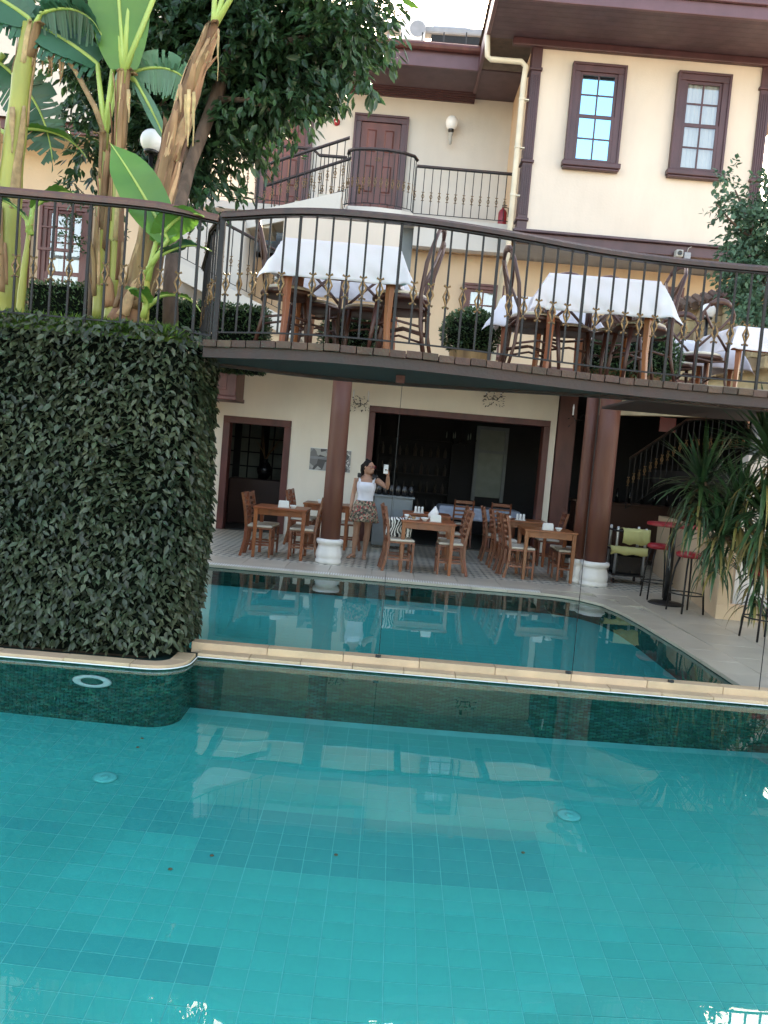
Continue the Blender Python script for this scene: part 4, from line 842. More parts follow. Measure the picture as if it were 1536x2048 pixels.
cup(-1.12, 14.62, h, 'white cup on the table behind the left column'); shakers(-.95, 14.66, h, 'white shaker set on the table behind the left column')
napkins(.76, 12.36, h, 'white napkin holder on the breakfast table next to a bowl', -4); bowl(.60, 12.38, h, 'white bowl left of the napkin holder on the breakfast table', .06)
plate(.42, 12.42, h, 'white plate with bread on the breakfast table', .12, True); plate(.45, 12.72, h, 'empty white plate further back on the breakfast table', .10); cup(.34, 12.62, h, 'white cup by the plates on the breakfast table')
shakers(.58, 14.2, h, 'white shaker set on the table behind the breakfast table')
q = MB(); q.tube([(0, 0, 0), (.01, 0, .06), (.03, .01, .12), (.035, 0, .20)], [.07, .085, .06, .012], 9, sq=[.6, .6, .5, .3]); 
bg_ = solo(q, 'plastic_bag', 'white', 'crumpled white plastic bag standing on the breakfast table', 'bag', smooth=True, loc=(.74, 12.86, h))
dm = bg_.modifiers.new('crumple', 'DISPLACE'); tx = bpy.data.textures.new('crumple', 'CLOUDS'); tx.noise_scale = .04; dm.texture = tx; dm.strength = .03
napkins(2.46, 12.68, h, 'white napkin holder on the right table beside the columns', 5); bowl(2.62, 12.66, h, 'white bowl right of the napkin holder on the right table')
shakers(2.35, 14.62, h, 'white shaker set on the back right table'); cup(2.15, 14.6, h, 'white cup on the back right table')
q = MB(); q.box(-.19, .19, -.05, .05, -.15, .15)
zc = solo(q, 'cushion', 'zebra', 'black and white zebra striped cushion on the chair beside the woman', 'cushion', loc=(.24, 12.40, .635), rz=R(10)); bev(zc, .045, 4); zc.rotation_euler = (R(14), 0, R(8))
# serving cabinet with bowls
cb = thing('serving_cabinet', 'grey serving cabinet against the opening behind the woman', 'cabinet', (.14, 15.45, 0))
q = MB(); q.box(-.33, .36, -.2, .2, .06, .93); part(q, 'body', 'greycab', cb, bevel=.006); q = MB(); q.box(-.36, .39, -.23, .23, .931, .965); part(q, 'worktop', 'greycab', cb, bevel=.006)
q = MB(); q.box(-.30, .01, -.212, -.2005, .10, .90); q.box(.03, .33, -.212, -.2005, .10, .90); part(q, 'door', 'greycab', cb, bevel=.004); q = MB(); q.box(-.3, .33, -.17, .17, 0, .0595); part(q, 'plinth', 'black', cb)
for i in range(6):
    q = MB(); r_ = rnd(.045, .065); q.lathe([(r_*.6, 0), (r_, .04), (r_*1.05, .13), (r_*.7, .17), (r_*.65, .19)], n=14); solo(q, 'dark_jar', 'black', 'dark jar in the row on top of the grey serving cabinet', 'jar', 'dark jars on the grey cabinet', smooth=True, loc=(-.12+i*.115, 15.40+rnd(-.04, .04), .966))
# trolley with towels
tr = thing('trolley', 'dark wheeled trolley with pale metal posts right of the right column', 'trolley', (3.86, 13.35, 0))
for x in (-.22, .22):
    for y in (-.2, .2): q = MB(); q.lathe([(.022, .09), (.022, .86), (.018, .88)], (x, y, 0), 12); part(q, 'post', 'steel', tr, smooth=True); q = MB(); q.tube([(x-.015, y, .035), (x+.015, y, .035)], .035, 12); part(q, 'caster', 'black', tr)
for z in (.12, .50, .80): q = MB(); q.box(-.26, .26, -.24, .24, z, z+.03); part(q, 'shelf', 'black', tr, bevel=.005)
q = MB(); q.box(-.2, .2, -.2, .2, .151, .44); part(q, 'bin', 'black', tr, bevel=.02)
def drape(x, y, z, wx, dz, label, seed):
    rg = random.Random(seed); q = MB(); n = 16; vs = []
    prof = [(.16, 0), (.05, .012), (-.02, .008), (-.035, -.03), (-.038, -dz*.5), (-.04, -dz)]
    for j, (yy, zz) in enumerate(prof):
        for i in range(n+1): u = i/n-.5; vs.append((u*wx*(1+.03*math.sin(j*1.3)), yy+.010*math.sin(i*1.1+seed)*(j/5), zz+(.012*math.sin(i*.9+seed) if j == 5 else .003*math.sin(i*2))))
    q.add(vs, [(j*(n+1)+i, j*(n+1)+i+1, (j+1)*(n+1)+i+1, (j+1)*(n+1)+i) for j in range(len(prof)-1) for i in range(n)])
    o = solo(q, 'towel', 'yellowcloth', label, 'towel', 'yellow towels on the trolley', smooth=True, loc=(x, y, z)); s = o.modifiers.new('thick', 'SOLIDIFY'); s.thickness = .008
drape(3.92, 13.13, .845, .42, .22, 'flat yellow towel hanging from the upper rail of the trolley', 1); drape(3.82, 13.10, .56, .58, .10, 'bunched yellow towel on the middle shelf of the trolley', 5)
# bar tables and stools
def bar_table(x, y, label):
    t = thing('bar_table', label, 'bar table', (x, y, 0), 0, 'red bar tables'); q = MB(); q.lathe([(.33, 1.04), (.345, 1.05), (.345, 1.075), (.33, 1.085)], n=32); part(q, 'tabletop', 'red', t, smooth=False)
    q = MB(); q.lathe([(.23, 0), (.235, .012), (.20, .03), (.05, .045), (.04, .06)], n=28); part(q, 'base', 'iron', t, smooth=True); q = MB(); q.lathe([(.045, .05), (.045, 1.038)], n=14); part(q, 'pole', 'black', t, smooth=True)
def stool(x, y, label, rz=0):
    t = thing('bar_stool', label, 'bar stool', (x, y, 0), rz, 'red topped bar stools'); q = MB(); q.lathe([(.15, .70), (.175, .715), (.178, .75), (.15, .77), (.001, .772)], n=24); part(q, 'seat', 'red', t, smooth=True)
    for k in range(4):
        a = R(45+90*k); c, s = math.cos(a), math.sin(a); q = MB(); q.tube([(c*.12, s*.12, .70), (c*.17, s*.17, .55), (c*.20, s*.20, .30), (c*.225, s*.225, 0)], [.013, .012, .012, .012], 8); part(q, 'leg', 'iron', t, smooth=True)
    for z, r_ in ((.24, .208),): q = MB(); q.tube([(r_*math.cos(R(i*15)), r_*math.sin(R(i*15)), z) for i in range(25)], .009, 6); part(q, 'foot_ring', 'iron', t, smooth=True)
    return t
bar_table(3.86, 11.30, 'round red bar table behind the bar stools beside the spiky plant'); s_ = stool(3.85, 11.72, 'bar stool left of the red bar table by the pool edge'); stool(3.91, 10.72, 'bar stool in front of the red bar table nearest the pool', .3)
bar_table(4.38, 8.75, 'second red bar table cut off by the right edge of the picture'); stool(4.22, 9.2, 'bar stool under the spiky plant at the right edge of the picture', .2)

# ---- tables on the bridge and terrace
bt = make_table('bridge_table', 'tall legged table under the left white cloth behind the bridge railing', .82, .78, .75, 'tablewood', .055, 'tables on the bridge and terrace', splay=1)
p1 = PY(590, 700, 6.12); bx1 = PY(681, 600, 6.5).x
bt.location = (bx1, 6.56, ZD)
bt2 = dup(bt, (PY(1190, 640, 6.8).x, 6.94, ZD), R(-2), 'tall legged table under the middle white cloth behind the bridge railing')
bt3 = dup(bt, (PY(1515, 700, 9.1).x, 9.1, 2.495), R(4), 'table with an orange leg under the white cloth at the far right of the terrace')
bt4 = dup(bt, (PY(1375, 700, 10.2).x, 10.2, 2.495), R(10), 'table under the low white cloth behind the cross-back chairs at the right'); bt5 = dup(bt, (PY(705, 600, 8.2).x, 8.05, 2.495), R(8), 'second table behind the left bridge table with a bluish white cloth'); bt6 = dup(bt, (PY(1085, 640, 8.6).x, 8.5, 2.495), R(-8), 'back table with a white cloth seen left of the middle bridge table')
tablecloth(bx1, 6.56, ZD+.755, .82, .78, .31, 'white cloth on the left bridge table with its corner hanging to the left', seed=1, rz=R(0), amp=.015)
tablecloth(bt2.location.x, 6.94, ZD+.755, .84, .80, .32, 'white cloth on the middle bridge table below the cream house', seed=2, rz=R(-2), amp=.016)
tablecloth(bt3.location.x, 9.1, 3.25, .85, .80, .27, 'white cloth on the terrace table at the right edge', seed=3, rz=R(4)); tablecloth(bt4.location.x, 10.2, 3.25, .82, .80, .32, 'white cloth hanging low behind the cross-back chairs at the right', seed=5, rz=R(10)); tablecloth(bt5.location.x, 8.05, 3.25, .82, .8, .3, 'bluish white cloth seen beneath the left bridge table', seed=6, rz=R(8)); tablecloth(bt6.location.x, 8.5, 3.25, .82, .8, .34, 'white cloth hanging behind the dark chairs left of the middle bridge table', seed=7, rz=R(-8))
xc0 = None
def place_x(px, y, z, deg, label, x=None):
    global xc0
    X = x if x is not None else PY(px, 620, y).x
    if xc0 is None: c = xc0 = cross_chair(label); c.location = (X, y, z); c.rotation_euler = (0, 0, R(deg))
    else: c = dup(xc0, (X, y, z), R(deg), label)
    c['group'] = 'cross-back chairs on the bridge and terrace'; return c
place_x(575, 6.62, ZD, -80, 'cross-back chair on the left side of the left bridge table'); place_x(800, 6.45, ZD, 80, 'cross-back chair on the right of the left bridge table, nearer the railing'); place_x(806, 6.88, ZD, 96, 'cross-back chair on the right of the left bridge table, further back')
place_x(628, 7.12, ZD, 172, 'cross-back chair behind the left bridge table, the left of two'); place_x(735, 7.14, ZD, 185, 'cross-back chair behind the left bridge table, the right of two')
place_x(1072, 6.85, ZD, -84, 'cross-back chair on the left of the middle bridge table, nearer the railing'); place_x(1066, 7.2, ZD, -98, 'cross-back chair on the left of the middle bridge table, further back')
place_x(1285, 6.85, ZD, 98, 'cross-back chair leaning out on the right of the middle bridge table'); place_x(1140, 7.35, ZD+.02, 176, 'cross-back chair behind the middle bridge table, the left of two'); place_x(1238, 7.35, ZD+.02, 186, 'cross-back chair behind the middle bridge table, the right of two')
place_x(1412, 8.9, 2.495, 12, 'cross-back chair right beside the globe lamp with its back to the railing'); place_x(1362, 9.7, 2.495, -10, 'smaller looking cross-back chair left of the globe lamp'); place_x(1318, 10.0, 2.495, 20, 'cross-back chair just right of the middle bridge table on the terrace')
place_x(640, 8.05, 2.495, -90, 'cross-back chair at the second table far behind the left bridge table')
# ============================================================ FIXTURES
g = PY(903, 247, 17.4); t = thing('wall_lamp', 'white globe wall lamp with a small bulb below on the pale gallery wall', 'wall lamp', (g.x, 17.5, g.z-.15), group='globe lamps')
q = MB(); q.ball((0, -.18, .13), .125, 20, 1.15); part(q, 'globe', 'globe', t, smooth=True); q = MB(); q.lathe([(.05, -.05), (.06, -.02), (.06, .01), (.04, .02)], (0, -.18, 0), 14); q.bar((0, 0, -.03), (0, -.18, -.03), .03, .03); part(q, 'bracket', 'black', t, smooth=False)
q = MB(); q.lathe([(.001, -.30), (.035, -.27), (.04, -.2), (.03, -.13), (.045, -.11), (.045, -.06)], (0, -.18, 0), 12); part(q, 'bulb', 'curtain', t, smooth=True)
g = PY(673, 243, 17.45); t = thing('alarm_bell', 'round red alarm with a white centre between the two gallery doors', 'alarm', (g.x, 17.5, g.z)); q = MB(); q.lathe([(.07, 0), (.07, .04), (.05, .06), (.001, .062)], n=20); q.xf(Matrix.Rotation(R(90), 4, 'X')); part(q, 'body', 'red', t, smooth=True); q = MB(); q.lathe([(.02, .062), (.018, .07), (.001, .072)], n=10); q.xf(Matrix.Rotation(R(90), 4, 'X')); part(q, 'light', 'white', t, smooth=True)
g = PY(1001, 460, 15.8); t = thing('fire_extinguisher', 'red fire extinguisher on the gallery floor by the cream downpipe', 'fire extinguisher', (1.70, 15.9, 6.0))
q = MB(); q.lathe([(.075, 0), (.08, .02), (.08, .27), (.06, .32), (.025, .345), (.025, .37)], n=18); part(q, 'cylinder', 'red', t, smooth=True); q = MB(); q.box(-.02, .06, -.015, .015, .37, .39); q.box(-.02, .07, -.012, .012, .405, .42); q.tube([(.02, 0, .38), (.09, -.03, .36), (.10, -.04, .2)], .01, 6); part(q, 'nozzle', 'black', t)
t = thing('downpipe', 'cream downpipe running from the eave gutter down the corner of the bay house', 'downpipe', (1.74, 15, 3.2))
e1 = PY(975, 72, 14.9); e2 = PY(975, 112, 14.9); e3 = PY(1052, 128, 14.9); 
q = MB(); q.tube([e1, e2, e2+Vector((.06, 0, -.05)), e3+Vector((-.08, 0, .03)), e3+Vector((0, 0, -.04)), (1.74, 14.9, 8.2), (1.74, 14.9, 5.25), (1.70, 15.1, 5.05), (1.76, 15.7, 4.9), (1.76, 15.8, 3.25)], .047, 12); part(q, 'pipe', 'downpipe', t, world=True, smooth=True)
for z in (7.9, 7.1, 6.3, 5.6): q = MB(); q.lathe([(.056, -.02), (.056, .02)], (1.74, 14.9, z), 12); q.box(1.72, 1.86, 14.89, 14.95, z-.01, z+.01); part(q, 'clip', 'downpipe', t, world=True)
g = PY(1357, 508, 14.85); t = thing('security_camera', 'small pale camera and junction box under the bay house band', 'camera', (g.x, 14.9, g.z)); q = MB(); q.box(-.06, .06, -.12, .02, -.06, .06); part(q, 'housing', 'curtain', t, bevel=.01); q = MB(); q.lathe([(.04, 0), (.04, .02), (.03, .021), (.001, .015)], n=16); q.xf(Matrix.Translation((0, -.12, 0)) @ Matrix.Rotation(R(90), 4, 'X')); part(q, 'lens', 'black', t)
q = MB(); q.box(.10, .21, -.06, .02, -.09, .04); part(q, 'junction_box', 'grey', t, bevel=.006); q = MB(); q.tube([(.15, -.02, .04), (.17, -.02, .12), (.22, -.02, .15)], .006, 6); part(q, 'cable', 'curtain', t, smooth=True)
def globe_lamp(px, py, Y, zb, label, r_=.11):
    g = PY(px, py, Y); t = thing('post_lamp', label, 'lamp', (g.x, Y, zb), group='globe lamps'); q = MB(); q.ball((0, 0, g.z-zb), r_, 24); part(q, 'globe', 'globe', t, smooth=True)
    q = MB(); q.lathe([(.06, g.z-zb-r_*1.12), (.07, g.z-zb-r_*.92), (.05, g.z-zb-r_*.75)], n=16); q.lathe([(.04, 0), (.03, .1), (.022, .3), (.022, g.z-zb-r_*1.1)], n=12); part(q, 'post', 'black', t, smooth=True)
globe_lamp(304, 282, 7.7, 2.37, 'white globe lamp between the banana stems against the dark tree', .102); globe_lamp(1416, 622, 11.5, 2.9, 'small white globe lamp beside the stone wall at the right', .1)
# stone wall with tile coping, right
sw = thing('stone_wall', 'honey stone garden wall capped with dark roof tiles at the right', 'wall', (6, 13, 3.15))
A = PY(1205, 640, 13.6); B = PY(1520, 560, 11.2); n = 12
q = MB(); q.prism([(A.x, 13.6), (A.x+.0, 13.8), (B.x+1.2, 11.0), (B.x+1.2, 10.8)], 2.6, 3.5); part(q, 'core', 'stone', sw, world=True)
for k in range(16):
    f = k/16; x0 = A.x+(B.x+.6-A.x)*f; y0 = 13.6+(10.95-13.6)*f; zt = A.z+.0+(B.z+.1-A.z)*f
    for j in range(6):
        q = MB(); z = zt-.12-.17*j; q.box(x0+rnd(.0, .02), x0+(B.x+.6-A.x)/16+.02, y0-.12-rnd(0, .02), y0+.1, z-.165, z); part(q, 'stone', 'stone', sw, world=True, bevel=.015)
for k in range(26):
    f = k/26; x0 = A.x+(B.x+.6-A.x)*f; y0 = 13.6+(10.95-13.6)*f; zt = A.z+(B.z+.1-A.z)*f-.06; q = MB(); q.tube([(x0, y0-.26, zt-.06), (x0, y0+.12, zt+.10)], .062, 7); part(q, 'roof_tile', 'rooftile', sw, world=True)
# roof terrace clutter against the sky
for i, (px, py, w_, h_, Y) in enumerate([(828, 45, .55, .55, 20), (900, 62, .8, .45, 20.5)]):
    g = PY(px, py, Y); t = thing('roof_unit', ['pale box unit on the roof against the bright sky', 'wider pale box unit on the roof right of the other'][i], 'roof unit', (g.x, Y, g.z-h_), group='pale units on the roof'); q = MB(); q.box(-w_/2, w_/2, -.3, .3, 0, h_); part(q, 'casing', 'white', t, bevel=.02); q = MB(); q.tube([(0.1, -.31, h_*.5), (0.1, -.30, h_*.5)], h_*.32, 20); part(q, 'fan_grille', 'grey', t)
rf = thing('roof_railing', 'thin dark railing along the roof edge against the bright sky', 'railing', (-.5, 18.5, 9.9))
for py in (86, 103): a = PY(740, py-2, 18.5); b = PY(985, py+8, 18.5); q = MB(); q.tube([a, b], .014, 6); part(q, 'bar', 'iron', rf, world=True)
for px in (760, 800, 842, 885, 930, 966): a = PY(px, 104, 18.5); q = MB(); q.tube([a+Vector((0, 0, .4)), a-Vector((0, 0, .5))], .013, 6); part(q, 'post', 'iron', rf, world=True)
hr = thing('heater_frame', 'dark solar heater frame and pipes on the roof below the bright sky', 'heater frame', (.6, 20, 9.9))
a = PY(752, 58, 20); b = PY(975, 72, 20); q = MB(); q.bar(a, b, .3, .18); part(q, 'tank', 'grey', hr, world=True, bevel=.05)
for px in (778, 815, 883, 925, 960): a = PY(px, 66, 20); q = MB(); q.bar(a, a-Vector((rnd(-.1, .1), 0, 1.1)), .07, .07); part(q, 'strut', 'grey', hr, world=True)
a = PY(862, 80, 20); b = PY(965, 90, 20); q = MB(); q.bar(a, b, .2, .22); part(q, 'panel', 'iron', hr, world=True)

# right side of the far pool: low wall, stair rail, coloured bits in the dark bar
q = MB(); q.prism([(4.19, 10.43), (4.34, 10.40), (5.05, 15.2), (4.90, 15.2)], -.02, 1.02); q.prism([(4.18, 10.41), (7.2, 10.22), (7.2, 10.4), (4.34, 10.60)], -.021, .18)
solo(q, 'planter_wall', 'warm', 'cream garden wall behind the bar stools with the spiky plant above it', 'wall', bevel=.01)
q = MB(); q.box(5.0, 8.4, 11.9, 12.1, -.02, 2.1); solo(q, 'garden_wall', 'offwhite', 'pale wall behind the spiky plant at the right', 'wall')
q = MB(); q.box(4.55, 4.9, 10.45, 10.7, -.02, .16); solo(q, 'crate', M('blue_plastic', (.02, .12, .45), .4, .1), 'blue plastic box on the ground under the spiky plant', 'box', bevel=.02)
railing('indoor_stair_railing', 'dark stair railing with bronze ornaments in the shadow behind the spiky plant', [(4.35, 15.4, 1.05), (4.95, 14.4, 1.75), (5.7, 13.2, 1.85), (6.3, 12.6, 1.85)], .95, .12, foot=.04, orn=.55, plain_every=0)
q = MB(); q.box(4.9, 8.2, 12.4, 15.8, 1.6, 1.83); solo(q, 'stair_landing', 'darkroom', 'grey landing behind the dark railing above the spiky plant', 'landing')
bar = thing('bar_counter', 'dark bar counter with bottles deep in the shade right of the columns', 'bar counter', (5.0, 17.6, 0)); q = MB(); q.box(3.9, 6.6, 17.4, 17.9, 0, 1.08); part(q, 'body', 'darkwood', bar, world=True); q = MB(); q.box(3.8, 6.7, 17.3, 18.0, 1.081, 1.13); part(q, 'worktop', 'darkwood', bar, world=True, bevel=.01)
for i in range(9): q = MB(); q.lathe([(.035, 0), (.036, .17), (.014, .22), (.013, .29)], n=12); solo(q, 'bottle', 'black', 'dark bottle standing on the shaded bar counter', 'bottle', 'bottles on the bar counter', smooth=True, loc=(4.0+i*.26, 17.6, 1.131))
g = PY(1335, 850, 17); q = MB(); q.box(-.16, .16, -.02, .02, -.14, .14); solo(q, 'lantern', 'red', 'small red lantern box hanging in the dark right of the columns', 'lantern', loc=g)
for px in (978, 1152, 1127): 
    pass
# ============================================================ PLANTS
# ivy wall: drooping leaves on a dark backing that follows the rounded corner
iv = thing('leafy_wall', 'tall clipped wall of dark drooping leaves rising from the pool coping at the left', 'leafy wall', (-2.6, 6.2, 0))
ipath = [(-4.2, 6.23), (-1.75, 6.23)]+[(-1.75+.27*math.sin(R(a)), 6.50-.27*math.cos(R(a))) for a in range(6, 91, 12)]+[(-1.50, 7.05), (-1.60, 7.3)]
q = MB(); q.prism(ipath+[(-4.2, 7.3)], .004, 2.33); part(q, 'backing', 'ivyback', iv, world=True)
pw = walk(ipath, .001); L_ = len(pw); P = []; D = []; S = []
for c_ in range(0, L_-1, 42):                  # plaited columns of leaves hanging to the left, right and forward
    z = .02+rnd(0, .04)
    while z < 2.42:
        i = int(min(L_-2, max(0, c_+rnd(-14, 14)))); px_, py_, an = pw[i]; nx, ny = math.sin(an), -math.cos(an)
        for sd, k0 in ((-1, rnd(.5, 1.1)), (1, rnd(.5, 1.1)), (0, 0)):
            if sd == 0 and random.random() < .45: continue
            out = rnd(.005, .05)+.02*math.sin(px_*5+z*3)+(.04 if z > 2.25 else 0); zz = z+rnd(-.018, .018)
            P.append((px_+nx*out, py_+ny*out, zz+.03)); D.append((math.cos(an)*sd*k0+nx*rnd(.35, .8), math.sin(an)*sd*k0+ny*rnd(.35, .8), -rnd(.35, .9))); S.append(rnd(.046, .088))
        z += rnd(.033, .054)
P = np.array(P); D = np.array(D); S = np.array(S); order = np.argsort(np.abs(P[:, 0]+1.9)+np.abs(P[:, 2]-1.4)*.6); first = order[:300]; rest = order[300:]
tmpl = []
for k in range(6):
    o = leafcloud('leaf', [(0, 0, 0)], [(0, 0, 1)], 1.0, 'ivyleaf', None, wid=.46, fold=.12, droop=.18+.03*k, jit=.0); tmpl.append(o.data); bpy.data.objects.remove(o)
for n, i in enumerate(first):
    o = bpy.data.objects.new('leaf', tmpl[n % 6]); col.objects.link(o); o.parent = iv; o.location = Vector(P[i])-iv.location
    d = Vector(D[i]).normalized(); o.rotation_euler = d.to_track_quat('Z', 'Y').to_euler(); o.scale = (S[i],)*3
lf = leafcloud('leaves', P[rest], D[rest], S[rest], 'ivyleaf', iv, wid=.46, fold=.12, droop=.22, jit=.25, loc0=iv.location); lf['kind'] = 'stuff'
def foliage_thing(name, label, cat, blobs, n_twigs, leaf, mat, trunk=None, group=None, per=12, hang=.5, base=None, part_name='crown', wid=.42, extra=None):
    base = base or (blobs[0][0], blobs[0][1], 2.37); t = thing(name, label, cat, base, group=group); P = []; D = []; vol = [b[3]**2 for b in blobs]
    for _ in range(n_twigs):
        b = random.choices(blobs, vol)[0]; v = Vector((random.gauss(0, 1), random.gauss(0, 1), random.gauss(0, 1))).normalized(); rr = b[3]*(rnd(.55, 1.08) if random.random() < .8 else rnd(.1, .7)); sz = b[4] if len(b) > 4 else 1
        c = Vector(b[:3])+Vector((v.x*rr, v.y*rr*.9, v.z*rr*sz)); dr = (v+Vector((0, 0, -hang))+Vector((rnd(-.4, .4), rnd(-.4, .4), rnd(-.3, .3)))).normalized(); ln = leaf*3.2
        for k in range(per): P.append(c+dr*ln*(k/per)+Vector((rnd(-1, 1), rnd(-1, 1), rnd(-1, 1)))*leaf*.35); s = 1 if k % 2 else -1; D.append(dr+Vector((rnd(-1, 1), rnd(-1, 1), rnd(-1, 1)))*.9+Vector((0, 0, -hang*.8)))
    c = leafcloud(part_name, P, D, np.random.uniform(.7, 1.15, len(P))*leaf, mat, t, wid=wid, loc0=base, jit=.3); 
    if trunk:
        q = MB(); trunk(q); q.v = [(v[0]-base[0], v[1]-base[1], v[2]-base[2]) for v in q.v]; part(q, 'trunk', 'bark', t, smooth=True)
    return t
def B(px, py, rp, Y=8.5, sz=1): g = PY(px, py, Y); return (g.x, g.y, g.z, rp/1700*Y, sz)
blobs = [B(420, 30, 150, 8.7), B(560, 40, 120, 8.5), B(655, 65, 75, 8.3), B(715, 45, 45, 8.2), B(705, 90, 38, 8.1), B(300, 90, 120, 8.8), B(430, 170, 115, 8.5), B(545, 170, 70, 8.3), B(590, 110, 60, 8.3), B(205, 160, 60, 8.8), B(170, 60, 60, 9.0), B(360, 280, 70, 8.5), B(430, 265, 52, 8.4), B(300, 215, 80, 8.8), B(395, 350, 42, 8.3), B(205, 290, 45, 8.7), B(170, 330, 26, 8.7), B(600, 170, 28, 8.1), B(500, 215, 34, 8.2), B(640, -60, 110, 8.5), B(300, -60, 160, 8.8), B(510, -90, 130, 8.6), B(250, 300, 50, 9.1), B(330, 380, 30, 8.6)]
tb = PY(345, 640, 7.1)
def trunk(q):
    pts = [(tb.x, 7.1, 2.36), PY(341, 560, 7.2), PY(352, 440, 7.5), PY(380, 330, 7.9), PY(430, 200, 8.2), PY(470, 80, 8.5), PY(480, -60, 8.6)]
    q.tube(pts, [.072, .062, .058, .055, .06, .07, .05], 12)
    q.tube([PY(380, 330, 7.9), PY(330, 220, 8.3), PY(290, 100, 8.7)], [.05, .04, .02], 8); q.tube([PY(450, 140, 8.35), PY(540, 90, 8.3), PY(640, 70, 8.2), PY(700, 60, 8.1)], [.05, .04, .025, .012], 8); q.tube([PY(430, 200, 8.2), PY(500, 200, 8.1), PY(540, 220, 8.1)], [.04, .02, .01], 8)
foliage_thing('leafy_tree', 'big dark green tree with a hanging crown behind the banana plants', 'tree', blobs, 2300, .125, 'treeleaf', trunk, base=(tb.x, 7.1, 2.36))
def trunk2(q): q.tube([(5.6, 10.6, 2.6), PY(1530, 560, 10.6), PY(1500, 450, 10.6), PY(1470, 380, 10.6)], [.05, .04, .025, .01], 8); q.tube([PY(1505, 480, 10.6), PY(1460, 440, 10.4), PY(1430, 405, 10.3)], [.02, .012, .006], 6)
bl2 = [B(1515, 470, 48, 10.6), B(1500, 530, 45, 10.5), B(1530, 400, 38, 10.6), B(1480, 440, 16, 10.4), B(1450, 415, 11, 10.4), B(1435, 398, 8, 10.4), B(1462, 385, 11, 10.4), B(1448, 355, 11, 10.4), B(1440, 342, 7, 10.4), B(1475, 410, 12, 10.4), B(1488, 490, 22, 10.4), B(1528, 590, 42, 10.3), B(1510, 610, 28, 10.3), B(1495, 560, 25, 10.4), B(1560, 480, 60, 10.7)]
foliage_thing('pale_tree', 'grey green small-leaved tree with an arching spray at the right edge', 'tree', bl2, 620, .075, 'palegreenleaf', trunk2, base=(5.6, 10.6, 2.6), per=11, hang=.35, wid=.6)
def hedge(name, label, boxes, n, leaf=.04, cat='hedge', group=None, mat='hedgeleaf'):
    b0 = boxes[0]; base = ((b0[0]+b0[1])/2, (b0[2]+b0[3])/2, b0[4]); t = thing(name, label, cat, base, group=group); P = []; D = []
    for (x0, x1, y0, y1, z0, z1) in boxes:
        m = int(n/len(boxes))
        for _ in range(m):
            u = Vector((rnd(-1, 1), rnd(-1, 1), rnd(-1, 1))); k = max(abs(u.x), abs(u.y), abs(u.z)); s = (1/k)*rnd(.86, 1.03)*(1-.12*(u.length/k-1)); u = u*s; c = Vector(((x0+x1)/2, (y0+y1)/2, (z0+z1)/2))
            P.append(c+Vector((u.x*(x1-x0)/2, u.y*(y1-y0)/2, u.z*(z1-z0)/2))); D.append(u+Vector((rnd(-.6, .6), rnd(-.6, .6), rnd(-.2, .9))))
    leafcloud('foliage', P, D, np.random.uniform(.7, 1.3, len(P))*leaf, mat, t, wid=.55, loc0=base, jit=.5); q = MB()
    for (x0, x1, y0, y1, z0, z1) in boxes: q.box(x0+.05, x1-.05, y0+.05, y1-.05, z0, z1-.06)
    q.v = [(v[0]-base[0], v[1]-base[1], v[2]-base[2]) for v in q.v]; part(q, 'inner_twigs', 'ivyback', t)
h0 = PY(60, 600, 8.9); h1 = PY(535, 620, 8.6)
hedge('clipped_hedge', 'clipped dark hedge running behind the banana stems and the left bridge railing', [(h0.x, -2.3, 8.7, 9.2, 2.37, 3.14), (-2.3, h1.x, 8.5, 9.0, 2.37, 3.02)], 15000, .035)
def bush(px, Y, rr, z, label, zz=2.495, n=3000):
    x = PY(px, 680, Y).x; t = thing('round_bush', label, 'bush', (x, Y, zz), group='clipped round bushes on the terrace'); P = []; D = []
    for _ in range(n):
        v = Vector((random.gauss(0, 1), random.gauss(0, 1), random.gauss(0, 1))).normalized(); P.append((v.x*rr*rnd(.8, 1.02), v.y*rr*rnd(.8, 1.02), z+v.z*rr*.8*rnd(.8, 1.02))); D.append(v+Vector((rnd(-.6, .6), rnd(-.6, .6), rnd(0, .6))))
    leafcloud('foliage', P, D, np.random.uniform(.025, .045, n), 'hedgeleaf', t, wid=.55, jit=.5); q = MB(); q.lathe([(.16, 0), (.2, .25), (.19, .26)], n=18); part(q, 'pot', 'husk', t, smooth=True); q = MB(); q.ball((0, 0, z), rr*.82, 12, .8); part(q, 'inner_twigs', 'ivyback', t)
bush(940, 8.6, .30, .44, 'round clipped bush right of the left bridge table'); bush(1300, 8.75, .34, .36, 'round clipped bush seen under the middle bridge table on its right'); bush(1215, 8.9, .30, .33, 'round clipped bush seen between the legs of the middle bridge table'); bush(700, 9.0, .34, .36, 'round clipped bush seen between the legs of the left bridge table')
